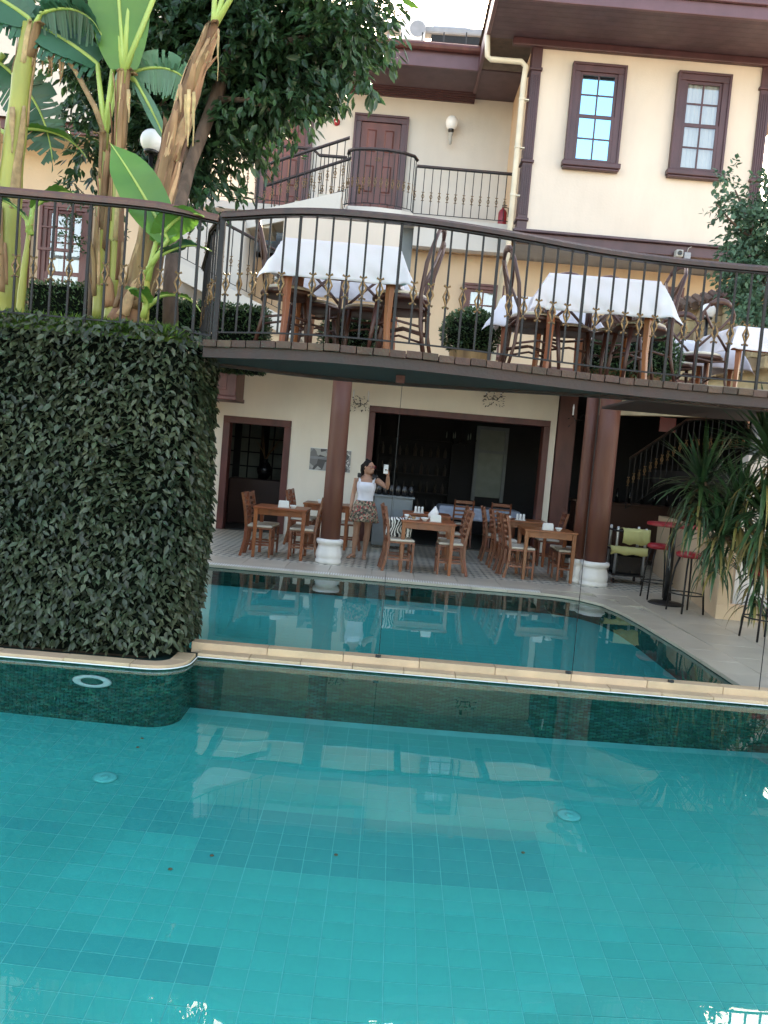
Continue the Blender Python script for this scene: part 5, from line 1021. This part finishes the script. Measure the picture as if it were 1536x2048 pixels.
# bananas
def blade(q, base, d, ln, wd, droop=.5, fold=.25, torn=0, twist=0, n=26, rg=random, face=False):
    """one banana leaf blade along an arching midrib; returns the midrib points"""
    d = Vector(d).normalized(); side = d.cross(Vector((0, 0, 1)));
    if side.length < .1: side = Vector((1, 0, 0))
    side.normalize()
    if face: side = d.cross(Vector((0, -1, 0))).normalized()
    side = Matrix.Rotation(twist, 3, d) @ side; p = Vector(base); pts = [p.copy()]; dd = d.copy()
    for i in range(n): dd = (dd+Vector((0, 0, -droop/n))*(.4+1.2*i/n)).normalized(); p = p+dd*(ln/n); pts.append(p.copy())
    for sgn in (-1, 1):
        vs = []; fs = []
        for i, m_ in enumerate(pts):
            t_ = i/n; w_ = wd*(math.sin(math.pi*min(1, (t_*.93+.07)))**.55)*(1 if t_ < .75 else max(.04, 1-((t_-.75)/.25)**2.2)); dr = (pts[min(i+1, n)]-pts[max(i-1, 0)]).normalized(); s2 = (side-dr*side.dot(dr)).normalized(); up = s2.cross(dr)
            for k in (0, .5, 1.0): vs.append(m_+s2*(sgn*w_*k)+up*(fold*w_*k-.5*fold*w_*k*k+.005*math.sin(i*2.4+k*2)*k+.012*math.sin(i*.5)*k))
        for i in range(n):
            if torn and rg.random() < torn: continue
            for k in range(2): a = i*3+k; fs.append((a, a+1, a+4, a+3) if sgn > 0 else (a, a+3, a+4, a+1))
        if torn:   # split strips hang down separately
            for i in range(n):
                o = len(vs); a = Vector(vs[i*3]); b = Vector(vs[i*3+3]); e = Vector(vs[i*3+2]); e2 = Vector(vs[i*3+5]); dz = Vector((0, 0, -rg.uniform(.02, .12)))
                vs += [a, b, e2.lerp(e, .15)+dz, e.lerp(e2, .1)+dz]; fs.append((o, o+1, o+2, o+3))
        q.add(vs, fs)
    return pts
def banana(name_label, stem, radii, leaves, husks=10, green_from=.0, seed=0, stem_mat='bananastem', hang=()):
    rg = random.Random(seed); stem = [Vector(s) for s in stem]; b = stem[0]; t = thing('banana_plant', name_label, 'banana plant', b, group='banana plants behind the garden railing')
    q = MB(); dense = []; rad = []
    for i in range(len(stem)-1):
        for k in range(6): f = k/6; dense.append(stem[i].lerp(stem[i+1], f)); rad.append((radii[i]*(1-f)+radii[i+1]*f)*(1+.05*math.sin(len(dense)*1.7)))
    dense.append(stem[-1]); rad.append(radii[-1]); q.tube(dense, rad, 14, sq=[1-.06*math.sin(i*.9) for i in range(len(dense))]); part(q, 'stem', stem_mat, t, world=True, smooth=True)
    # old sheaths wrapped and peeling
    for k in range(husks):
        i = rg.randrange(1, len(dense)-2); a = rg.uniform(math.pi*.9, math.pi*2.1); q = MB(); ln = rg.randint(3, 8); m = 5; vs = []; wrap = rg.uniform(.35, 1.5); off_ = rg.uniform(1.03, 1.10); pk = rg.uniform(.3, 1.3); pl_ = rg.random() < .3
        for j in range(ln+1):
            idx = min(len(dense)-1, i+j); c = dense[idx]; r_ = rad[idx]*off_+.0015*j
            peel = .05*((j/ln)**3)*pk if pl_ else 0
            for u in range(m): an = a+wrap*(u/(m-1)-.5)*(1-.7*(j/ln)**1.5)+.04*math.sin(j*1.1+k); vs.append(c+Vector((math.cos(an)*(r_+peel), math.sin(an)*(r_+peel), rg.uniform(-.01, .01))))
        q.add(vs, [(j*m+u, j*m+u+1, (j+1)*m+u+1, (j+1)*m+u) for j in range(ln) for u in range(m-1)]); o = part(q, 'sheath', 'husk' if rg.random() < .75 else 'husk_l', t, world=True, smooth=True); s = o.modifiers.new('thick', 'SOLIDIFY'); s.thickness = .003
    for (pt, ln, wdt) in hang:
        q = MB(); p = Vector(pt); pts = [p+Vector((.003*math.sin(i*1.9)+.004*i, -.01, -ln*i/6)) for i in range(7)]; q.tube(pts, [wdt*(.75+.25*math.sin(i*.9))*(1-.09*i) for i in range(7)], 5, sq=[.3]*7); part(q, 'dry_strip', 'husk_l', t, world=True, smooth=True)
    for lf in leaves:
        base, d, pet, ln, wdt, kw = lf; base = Vector(base); d = Vector(d).normalized(); mid = base+d*pet; mat = kw.pop('mat', 'bananaleaf'); rm = kw.pop('rib', 'bananarib')
        q = MB(); pts = blade(q, mid, kw.pop('bd', d), ln, wdt, rg=rg, **kw); lo = part(q, 'leaf', mat, t, world=True, smooth=True)
        q = MB(); q.tube([base-d*.06, base+d*pet*.5]+pts, [.030, .022]+[.017*(1-.85*i/len(pts))+.002 for i in range(len(pts))], 8, sq=[.8]*(len(pts)+2)); part(q, 'midrib', rm, lo, world=True, smooth=True)
    return t
Yb = 6.95
# 1: thick green stem at the far left
banana('thick yellow green banana stem at the far left edge', [PY(8, 640, 6.9), PY(12, 560, 6.9), PY(22, 350, 6.9), PY(45, 150, 6.9), PY(62, 50, 6.9)], [.095, .10, .088, .075, .066],
       [(PY(62, 50, 6.9), (-.3, -.2, .8), .05, 1.1, .26, dict(droop=1.3, bd=(-.9, -.3, .5), mat='bananadark', torn=.06, face=True, twist=.3)), (PY(70, 50, 6.9), (.5, -.1, .9), .1, .62, .13, dict(droop=1.7, bd=(.9, -.2, .30), mat='bananadark', torn=.06, face=True, twist=.5)),
        (PY(15, 270, 7.2), (-.5, .1, .3), .1, .8, .14, dict(droop=1.6, bd=(-.8, 0, .1), torn=.3, mat='bananadark', face=True)), (PY(30, 260, 7.3), (.6, .1, .15), .1, .55, .11, dict(droop=1.2, bd=(.9, .1, .1), mat='bananaleaf')), (PY(0, 120, 7.3), (-.3, .1, -.4), .02, .9, .2, dict(droop=2.0, bd=(.5, .1, -.3), torn=.5, mat='bananadark', face=True))],
       husks=9, seed=1, hang=[(PY(25, 215, 6.8), .35, .03)])
# 2: slim stem carrying the fan of petioles and the brown arching rib
c2 = PY(210, 268, 7.0)
banana('slim banana plant with yellow green petioles fanning out and one brown arching stalk', [PY(198, 640, 7.0), PY(200, 500, 7.0), PY(207, 380, 7.0), c2], [.055, .048, .045, .038],
       [(c2, (-.16, 0, .9), .55, .9, .17, dict(droop=.8, bd=(-.75, -.1, .5), mat='bananadark', torn=.06, face=True, twist=.4)), (c2, (.06, 0, 1), .75, 1.1, .2, dict(droop=.2, bd=(.1, 0, 1))), (c2, (.16, .05, 1), .42, .8, .16, dict(droop=.3, bd=(.2, .1, 1)))],
       husks=26, seed=2, stem_mat='bananastem')
a = c2; q = MB(); rib = [a, PY(190, 215, 6.98), PY(150, 140, 6.96), PY(115, 95, 6.95), PY(90, 72, 6.95), PY(78, 95, 6.95)]
t = [o for o in bpy.data.objects if o.name.startswith('banana_plant')][-1]
q.tube(rib, [.026, .022, .018, .016, .014, .01], 8); part(q, 'dry_stalk', 'husk_l', t, world=True, smooth=True)
q = MB()
for k in range(6): p = PY(92+k*6, 78+k*5, 6.94); q.tube([p, p+Vector((rnd(-.05, .03), -.01, -.1)), p+Vector((rnd(-.08, .05), -.02, -.2-rnd(0, .08)))], [.014, .012, .004], 5, sq=[.4]*3)
part(q, 'dry_leaf', 'husk', t, world=True, smooth=True)
# 3: centre stem with the big bright leaf
c3 = PY(248, 145, 6.9)
banana('banana plant with a big bright green upright leaf near the top of the picture', [PY(226, 645, 6.9), PY(228, 560, 6.9), PY(238, 330, 6.9), c3], [.075, .07, .045, .042],
       [(c3, (-.12, -.02, .9), .02, 1.15, .235, dict(droop=-.1, bd=(-.13, -.05, 1), fold=.10, face=True, twist=.15)), (c3, (-.22, 0, 1), .75, .8, .2, dict(droop=.4, bd=(-.3, 0, 1))), (c3, (.0, 0, 1), .8, .8, .2, dict(droop=.2, bd=(0, .1, 1))), (c3, (.30, 0, .9), .85, .8, .18, dict(droop=.7, bd=(.5, 0, .9))),
        (PY(258, 150, 7.0), (.3, .1, .5), .02, .55, .13, dict(droop=1.6, bd=(.9, .1, .5), mat='bananapale', torn=.06, face=True, twist=.3)), (PY(268, 160, 6.98), (.15, 0, -.1), .02, .55, .05, dict(droop=.3, bd=(.52, 0, -.75), mat='bananapale', face=True))],
       husks=26, seed=3, hang=[(PY(257, 180, 6.8), .25, .02)])
# 4: leaning brown husked trunk
c4 = PY(428, 55, 6.75)
banana('leaning banana trunk wrapped in peeling brown husks right of the globe lamp', [PY(248, 650, 6.8), PY(285, 560, 6.8), PY(318, 420, 6.78), PY(350, 280, 6.76), PY(392, 140, 6.75), c4], [.135, .115, .092, .085, .068, .05],
       [(c4, (.2, 0, .9), .35, 1.0, .2, dict(droop=.8, bd=(.55, -.1, .9))), (c4, (-.05, 0, 1), .3, 1.0, .2, dict(droop=.3, bd=(-.1, 0, 1))), (c4, (.4, 0, .8), .9, 1.1, .19, dict(droop=1.4, bd=(.95, -.2, .28)))],
       husks=80, seed=4, stem_mat='husk', hang=[(PY(378, 180, 6.6), .42, .020), (PY(388, 185, 6.6), .40, .018), (PY(437, 60, 6.65), .38, .010), (PY(360, 170, 6.6), .2, .02), (PY(372, 190, 6.62), .30, .02)])
# 5: young shoots
banana('young banana shoot with a broad leaf crossing the railing in front of the trunks', [PY(290, 655, 6.45), PY(292, 600, 6.45), PY(296, 540, 6.42)], [.03, .026, .02],
       [(PY(296, 540, 6.42), (.35, -.1, .55), .27, .78, .16, dict(droop=.25, bd=(-.62, -.1, 1), fold=.2, face=True, twist=.25)), (PY(298, 545, 6.42), (.2, -.1, 1), .22, .52, .12, dict(droop=1.5, bd=(.45, -.25, .6), fold=.2, face=True, twist=.6)), (PY(296, 545, 6.44), (.3, 0, .6), .12, .45, .10, dict(droop=1.2, bd=(.8, -.05, .6), mat='bananadark')), (PY(290, 620, 6.40), (.1, -.1, .4), .05, .26, .09, dict(droop=1.5, bd=(-.1, -.3, .3))), (PY(300, 610, 6.42), (.5, 0, .5), .1, .35, .06, dict(droop=1.6, bd=(.9, 0, .3)))],
       husks=2, seed=5)
banana('thin banana sapling with one drooping leaf at the left behind the railing', [PY(38, 640, 6.6), PY(48, 540, 6.6), PY(60, 450, 6.6)], [.035, .025, .015], [(PY(60, 450, 6.6), (.1, 0, 1), .12, .45, .10, dict(droop=1.8, bd=(.6, -.05, .7))), (PY(58, 455, 6.6), (-.2, 0, .6), .06, .32, .08, dict(droop=1.6, bd=(-.4, -.1, .5), mat='bananadark'))], husks=2, seed=6)
# leaf tip hanging in at the top centre
g = PY(690, -45, 6.4); q = MB(); lt = thing('hanging_banana_leaf', 'bright green banana leaf hanging into the top edge against the sky', 'leaf', g); pts = blade(q, g, (1, -.05, -.12), .62, .10, droop=.55, fold=.1); lo = part(q, 'blade', 'bananaleaf', lt, world=True, smooth=True); q = MB(); q.tube(pts, [.010*(1-.8*i/len(pts)) for i in range(len(pts))], 6); part(q, 'midrib', 'bananarib', lt, world=True, smooth=True)
sap = thing('leafy_sapling', 'small dark leaved sapling in front of the left window', 'sapling', (PY(180, 640, 8).x, 8, 2.37)); q = MB(); b_ = sap.location
q.tube([Vector((0, 0, 0)), PY(182, 520, 8)-b_, PY(180, 400, 8)-b_, PY(150, 370, 8)-b_], [.02, .015, .01, .004], 6); part(q, 'trunk', 'bark', sap, smooth=True); P = []
for (px, py) in [(140, 370), (150, 440), (135, 450), (165, 400), (150, 480), (215, 450), (245, 470), (200, 420), (165, 500), (130, 475)]:
    c = PY(px, py, 8)-b_
    for _ in range(26): P.append(c+Vector((random.gauss(0, .04), random.gauss(0, .05), random.gauss(0, .035))))
leafcloud('foliage', P, [(rnd(-1, 1), rnd(-1, 1), rnd(-.2, 1)) for _ in P], .055, 'treeleaf', sap, wid=.35)
# spiky plant
def sword(q, base, d, ln, wd, droop, n=7):
    d = Vector(d).normalized(); side = d.cross(Vector((0, 0, 1)));
    if side.length < .1: side = Vector((1, 0, 0))
    side.normalize(); p = Vector(base); dd = d.copy(); vs = []
    for i in range(n+1):
        t_ = i/n; w_ = wd*(.55+.9*t_ if t_ < .4 else max(.02, .91*(1-((t_-.4)/.6)**1.6))); u = side.cross(dd).normalized(); vs += [p-side*w_+u*w_*.35, p, p+side*w_+u*w_*.35]; dd = (dd+Vector((0, 0, -droop/n))*(.3+1.4*t_)).normalized(); p = p+dd*(ln/n)
    q.add(vs, [f for i in range(n) for f in ((i*3, i*3+1, i*3+4, i*3+3), (i*3+1, i*3+2, i*3+5, i*3+4))])
def spiky(x, y, heads, label, seed):
    rg = random.Random(seed); t = thing('spiky_plant', label, 'spiky plant', (x, y, .0), group='yucca plants beyond the pool'); q = MB()
    for (hx, hy, hz, r_) in heads: q.tube([(x, y, 0), (x+(hx-x)*.4, y+(hy-y)*.4, hz*.5), (hx, hy, hz)], [.06, .05, .04], 8)
    part(q, 'stem', 'bark', t, world=True, smooth=True); cnt = 0
    for (hx, hy, hz, r_) in heads:
        n = int(74*r_/.7)
        for k in range(n):
            a = rg.uniform(0, 6.283); el = rg.uniform(-.2, 1.35); base = Vector((hx, hy, hz+rg.uniform(-.12, .1))); d = Vector((math.cos(a)*math.cos(el), math.sin(a)*math.cos(el), math.sin(el))); q = MB(); sword(q, base, d, r_*rg.uniform(.75, 1.1), .027*rg.uniform(.8, 1.2), rg.uniform(.1, .45) if el > .35 else rg.uniform(.4, 1.3)); part(q, 'leaf', 'yucca', t, world=True, smooth=True); cnt += 1
        q = MB(); q2 = MB()
        for k in range(int(n*.8)):
            a = rg.uniform(0, 6.283); base = Vector((hx, hy, hz-rg.uniform(.05, .5))); d = Vector((math.cos(a), math.sin(a), rg.uniform(-.5, .3))); sword(q if rg.random() < .3 else q2, base, d, r_*rg.uniform(.6, 1.0), .018, rg.uniform(2.5, 5))
        part(q, 'dry_leaves', 'yuccadry', t, world=True, smooth=True)['kind'] = 'stuff'; part(q2, 'drooping_leaves', 'yucca', t, world=True, smooth=True)['kind'] = 'stuff'
def H(px, py, Y, r_): g = PY(px, py, Y); return (g.x, Y, g.z, r_)
spiky(4.9, 9.9, [H(1405, 965, 9.9, .72), H(1480, 1010, 9.6, .7), H(1440, 1060, 9.7, .6)], 'spiky plant with long drooping blades above the bar stools', 11)
spiky(5.3, 9.3, [H(1540, 905, 9.2, .8), H(1530, 1040, 9.2, .65), H(1520, 1130, 9.5, .5)], 'taller spiky plant cut by the right edge of the picture', 12)
# ============================================================ PEOPLE
def person(name, label, loc, pose, rz=0):
    """one continuous body grown from lofted limbs and fused; clothes and hair are parts"""
    p = thing(name, label, 'person', loc, rz); q = MB(); J = pose
    def limb(pts, rs, sq=None, n=14): q.tube(pts, rs, n, sq=sq)
    def ell(c, rx, ry, rz_, n=16): q2 = MB(); q2.ball((0, 0, 0), 1, n); q2.xf(Matrix.Translation(c) @ Matrix.Diagonal((rx, ry, rz_, 1))); q.add(q2.v, q2.f)
    # torso loft (x wide, y deep)
    prof = [(.06, .055, 1.335), (.10, .07, 1.31), (.165, .085, 1.275), (.160, .10, 1.20), (.148, .108, 1.12), (.135, .095, 1.05), (.122, .088, .98), (.135, .095, .92), (.16, .105, .86), (.168, .112, .80), (.15, .10, .74), (.08, .08, .70)]
    vs = []; m = 20
    for a, b, z in prof:
        for k in range(m): an = 6.2832*k/m; vs.append((a*math.cos(an)*J['sx'], b*math.sin(an)-(.0 if z > .9 else 0), z))
    q.add(vs, [(i*m+k, i*m+(k+1) % m, (i+1)*m+(k+1) % m, (i+1)*m+k) for i in range(len(prof)-1) for k in range(m)]+[tuple(range(m)), tuple((len(prof)-1)*m+k for k in range(m))[::-1]])
    for s in (-1, 1): ell((s*.062, -.068, 1.160), .055, .05, .055)
    limb([(0, .0, 1.30), (0, -.005, 1.36), J['chin']], [.055, .047, .05])
    hc = Vector(J['head']); hr_ = Matrix.Rotation(J['turn'], 4, 'Z')
    q2 = MB(); q2.ball((0, 0, 0), 1, 20); q2.xf(Matrix.Translation(hc) @ hr_ @ Matrix.Diagonal((.073, .09, .108, 1))); q.add(q2.v, q2.f)
    def hf(v): return tuple(hc+(hr_.to_3x3() @ Vector(v)))
    q.tube([hf((0, -.045, -.06)), hf((0, -.062, -.095))], [.055, .032], 12)                      # jaw
    q.tube([hf((0, -.083, .015)), hf((0, -.098, -.015)), hf((0, -.104, -.028)), hf((0, -.088, -.036))], [.009, .011, .014, .011], 8)   # nose
    q.tube([hf((-.022, -.080, -.056)), hf((0, -.092, -.057)), hf((.022, -.080, -.056))], [.005, .0085, .005], 8)                      # lips
    for s in (-1, 1): q.tube([hf((s*.072, .005, .02)), hf((s*.078, .01, -.002)), hf((s*.072, .0, -.028))], [.010, .014, .008], 8); q.tube([hf((s*.012, -.082, .034)), hf((s*.03, -.084, .038)), hf((s*.05, -.074, .032))], [.006, .007, .005], 6)
    for A in J['arms']:
        limb([A['sh'], Vector(A['sh']).lerp(Vector(A['el']), .45), A['el'], Vector(A['el']).lerp(Vector(A['wr']), .3), A['wr']], [.050, .042, .035, .036, .024])
        w0 = Vector(A['wr']); hd = Vector(A['hand']).normalized(); pn = Vector(A['palm']).normalized(); sd = hd.cross(pn).normalized()
        k1 = w0+hd*.045; limb([w0-hd*.01, w0+hd*.02, k1, w0+hd*.085], [.024, .033, .038, .034], sq=[.7, .5, .45, .42], n=12) if False else None
        q3 = MB(); q3.ball((0, 0, 0), 1, 12); rot = Matrix((sd, hd, pn)).transposed().to_4x4(); q3.xf(Matrix.Translation(w0+hd*.045) @ rot @ Matrix.Diagonal((.040, .055, .018, 1))); q.add(q3.v, q3.f)
        for f_ in range(4):
            off = sd*(-.028+f_*.0185); ln = [.060, .072, .068, .052][f_]; b0 = w0+hd*.075+off; cu = A['curl']
            d1 = (hd+pn*cu*.5).normalized(); d2 = (hd*(1-cu*.8)+pn*cu).normalized(); d3 = (hd*(.6-cu)+pn*cu*1.4).normalized() if cu > .3 else (hd+pn*cu).normalized()
            q.tube([b0-hd*.02, b0+d1*ln*.42, b0+d1*ln*.42+d2*ln*.33, b0+d1*ln*.42+d2*ln*.33+d3*ln*.28], [.0095, .009, .008, .0065], 8)
        tb_ = w0+hd*.02+sd*A['thumb']*.032; q.tube([tb_-sd*A['thumb']*.012, tb_+(hd*.6+sd*A['thumb']*.8+pn*.3).normalized()*.035, tb_+(hd*.9+sd*A['thumb']*.45+pn*.7).normalized()*.062], [.013, .011, .008], 8)
    for Lg in J['legs']:
        hip, kn, an, toe = map(Vector, (Lg['hip'], Lg['knee'], Lg['ankle'], Lg['toe'])); limb([hip, hip.lerp(kn, .35), kn+Vector((0, 0, .05)), kn-Vector((0, 0, .04)), kn.lerp(an, .32)+Vector((0, .015, 0)), kn.lerp(an, .7), an], [.088, .078, .054, .048, .052, .034, .030])
        heel = an-(toe-an)*.22; heel.z = .028; limb([heel, (an.x, an.y, .04), an.lerp(toe, .55)*1.0, toe], [.028, .036, .034, .020], sq=[1, 1, .7, .6]); limb([an+Vector((0, 0, .02)), (an.x, an.y, .035)], [.030, .034])
        for k in range(5): td = (toe-an); td.z = 0; td.normalize(); sdv = Vector((-td.y, td.x, 0)); bb = Vector((toe.x, toe.y, .014))+sdv*(-.026+k*.013); q.tube([bb-td*.02, bb+td*(.018 if k else .02)], [.010, .008], 6)
    body = part(q, 'body', 'skin', p, smooth=True); rm = body.modifiers.new('fuse', 'REMESH'); rm.mode = 'VOXEL'; rm.voxel_size = .0065; rm.use_smooth_shade = True; sm = body.modifiers.new('soften', 'SMOOTH'); sm.factor = .5; sm.iterations = 3
    return p, hf, hc, hr_
wp = PZ(713, 1117, 0)
wx, wy = wp.x+.06, wp.y
J = dict(sx=.92, chin=(.0, -.02, 1.39), head=(.015, -.025, 1.455), turn=R(52), arms=[
    dict(sh=(-.155, .0, 1.265), el=(-.195, .03, 1.02), wr=(-.215, -.03, .80), hand=(-.05, -.05, -1), palm=(1, -.1, 0), curl=.35, thumb=-1),
    dict(sh=(.155, -.01, 1.265), el=(.335, -.10, 1.165), wr=(.325, -.23, 1.345), hand=(-.10, -.12, 1), palm=(-.75, -.4, .0), curl=.75, thumb=-1)],
    legs=[dict(hip=(-.085, 0, .80), knee=(-.10, -.01, .44), ankle=(-.115, .02, .07), toe=(-.19, -.11, .03)), dict(hip=(.085, 0, .80), knee=(.075, -.01, .44), ankle=(.055, .02, .07), toe=(.06, -.125, .03))])
wmn, hf, hc, hr_ = person('person', 'barefoot woman in a white strappy top and floral skirt holding up a phone', (wx, wy, 0), J)  # reflection of the camera's holder, built as a solid figure
def shell(prof, m=28, cy=0, sx=.92, fold=0, nf=11, ph=0):
    q = MB(); vs = []
    for i, (a, b, z) in enumerate(prof):
        for k in range(m): an = 6.2832*k/m; f = 1+fold*(i/(len(prof)-1))*math.sin(nf*an+ph+i*.3); vs.append((a*math.cos(an)*sx*f, b*math.sin(an)*f+cy, z+(.006*math.sin(3*an) if i == len(prof)-1 else 0)))
    q.add(vs, [(i*m+k, i*m+(k+1) % m, (i+1)*m+(k+1) % m, (i+1)*m+k) for i in range(len(prof)-1) for k in range(m)]); return q
q = shell([(.160, .138, 1.225), (.168, .150, 1.18), (.166, .158, 1.14), (.152, .125, 1.08), (.132, .100, 1.0), (.138, .102, .94), (.152, .112, .885)]); 
for s in (-1, 1): q.bar((s*.105, -.105, 1.21), (s*.115, -.01, 1.325), .03, .006); q.bar((s*.115, -.01, 1.325), (s*.10, .095, 1.21), .03, .006)
o = part(q, 'top', 'top', wmn, smooth=True); o.modifiers.new('thick', 'SOLIDIFY').thickness = -.006
q = MB()
for s in (-1, 1):
    for k in range(9): c = Vector((s*(.125+rnd(-.03, .03)), rnd(-.10, .05), 1.315+rnd(-.035, .03))); q.ball(c, .023, 8)
part(q, 'shoulder_ruffle', 'black', wmn, smooth=True)
q = shell([(.142, .105, .93), (.165, .125, .90), (.20, .155, .82), (.225, .18, .72), (.245, .20, .63), (.25, .205, .595)], m=66, fold=.055, nf=13); o = part(q, 'skirt', 'floral', wmn, smooth=True); o.modifiers.new('thick', 'SOLIDIFY').thickness = .005
q = MB(); q.ball((0, 0, 0), 1, 20); q.v = [v for v in q.v]; q.xf(Matrix.Translation(hc+(hr_.to_3x3() @ Vector((0, .018, .022)))) @ hr_ @ Matrix.Diagonal((.079, .090, .102, 1)))
q.tube([hf((0, .09, .05)), hf((0, .125, .02)), hf((0, .125, -.06)), hf((0, .105, -.15)), hf((0, .10, -.20))], [.028, .036, .034, .024, .008], 10); q.ball(hf((0, .05, .115)), .028, 10)
part(q, 'hair', 'hair', wmn, smooth=True)
q = MB()
for s in (-1, 1): q.tube([hf((s*.032+.024*math.cos(R(a)), -.098, .014+.019*math.sin(R(a)))) for a in range(0, 361, 30)], .0028, 5); q.tube([hf((s*.056, -.096, .018)), hf((s*.078, -.02, .02))], .0025, 5)
q.tube([hf((-.008, -.10, .016)), hf((.008, -.10, .016))], .0025, 5); part(q, 'spectacles', 'red', wmn)
q = MB()
for s in (-1, 1): e = MB(); e.ball((0, 0, 0), .012, 10); e.xf(Matrix.Translation(hf((s*.031, -.079, .014)))); q.add(e.v, e.f)
part(q, 'eyes', 'white', wmn, smooth=True); q = MB()
for s in (-1, 1): q.ball(hf((s*.031, -.088, .014)), .0065, 8)
part(q, 'pupils', 'black', wmn, smooth=True)
ph_ = thing('phone', 'pale phone held up in the raised hand of the woman', 'phone', (wx+.285, wy-.27, 1.455)); q = MB(); q.box(-.035, .035, -.004, .004, -.07, .07); part(q, 'body', 'whiteplastic', ph_, bevel=.003); q = MB(); q.ball((-.02, -.005, .055), .007, 8, 1); q.box(-.012, .012, -.0052, -.0041, -.02, .0); part(q, 'camera_lens', 'black', ph_)
# second person: only the forearm and hand show over the landing railing
J2 = dict(sx=1.05, chin=(0, -.02, 1.45), head=(0, -.02, 1.54), turn=0, arms=[dict(sh=(-.19, 0, 1.36), el=(-.26, -.03, 1.08), wr=(-.28, -.06, .84), hand=(-.05, -.05, -1), palm=(1, -.1, 0), curl=.3, thumb=-1), dict(sh=(.19, 0, 1.36), el=(.25, .02, 1.08), wr=(.27, -.05, .84), hand=(0, -.05, -1), palm=(-1, 0, 0), curl=.3, thumb=1)],
          legs=[dict(hip=(-.09, 0, .85), knee=(-.1, -.01, .47), ankle=(-.1, .02, .07), toe=(-.14, -.13, .03)), dict(hip=(.09, 0, .85), knee=(.1, -.01, .47), ankle=(.1, .02, .07), toe=(.14, -.13, .03))])
g = PY(1490, 850, 12.9)
p2, hf2, hc2, hr2 = person('person', 'person on the landing at the right edge whose bare arm hangs beside the railing', (g.x+.30, 12.9, 1.832), J2)
q = shell([(.17, .11, 1.42), (.21, .13, 1.36), (.20, .14, 1.2), (.18, .13, 1.0), (.19, .13, .82)], sx=1); part(q, 'shirt', 'black', p2, smooth=True); q = MB()
for s in (-1, 1): q.tube([(s*.09, 0, .86), (s*.1, -.01, .47), (s*.1, .02, .10)], [.11, .085, .075], 12)
part(q, 'trousers', 'greycab', p2, smooth=True); q = MB(); q.ball((0, 0, 0), 1, 16); q.xf(Matrix.Translation(hc2+Vector((0, .02, .025))) @ Matrix.Diagonal((.08, .092, .1, 1))); part(q, 'hair', 'hair', p2, smooth=True)
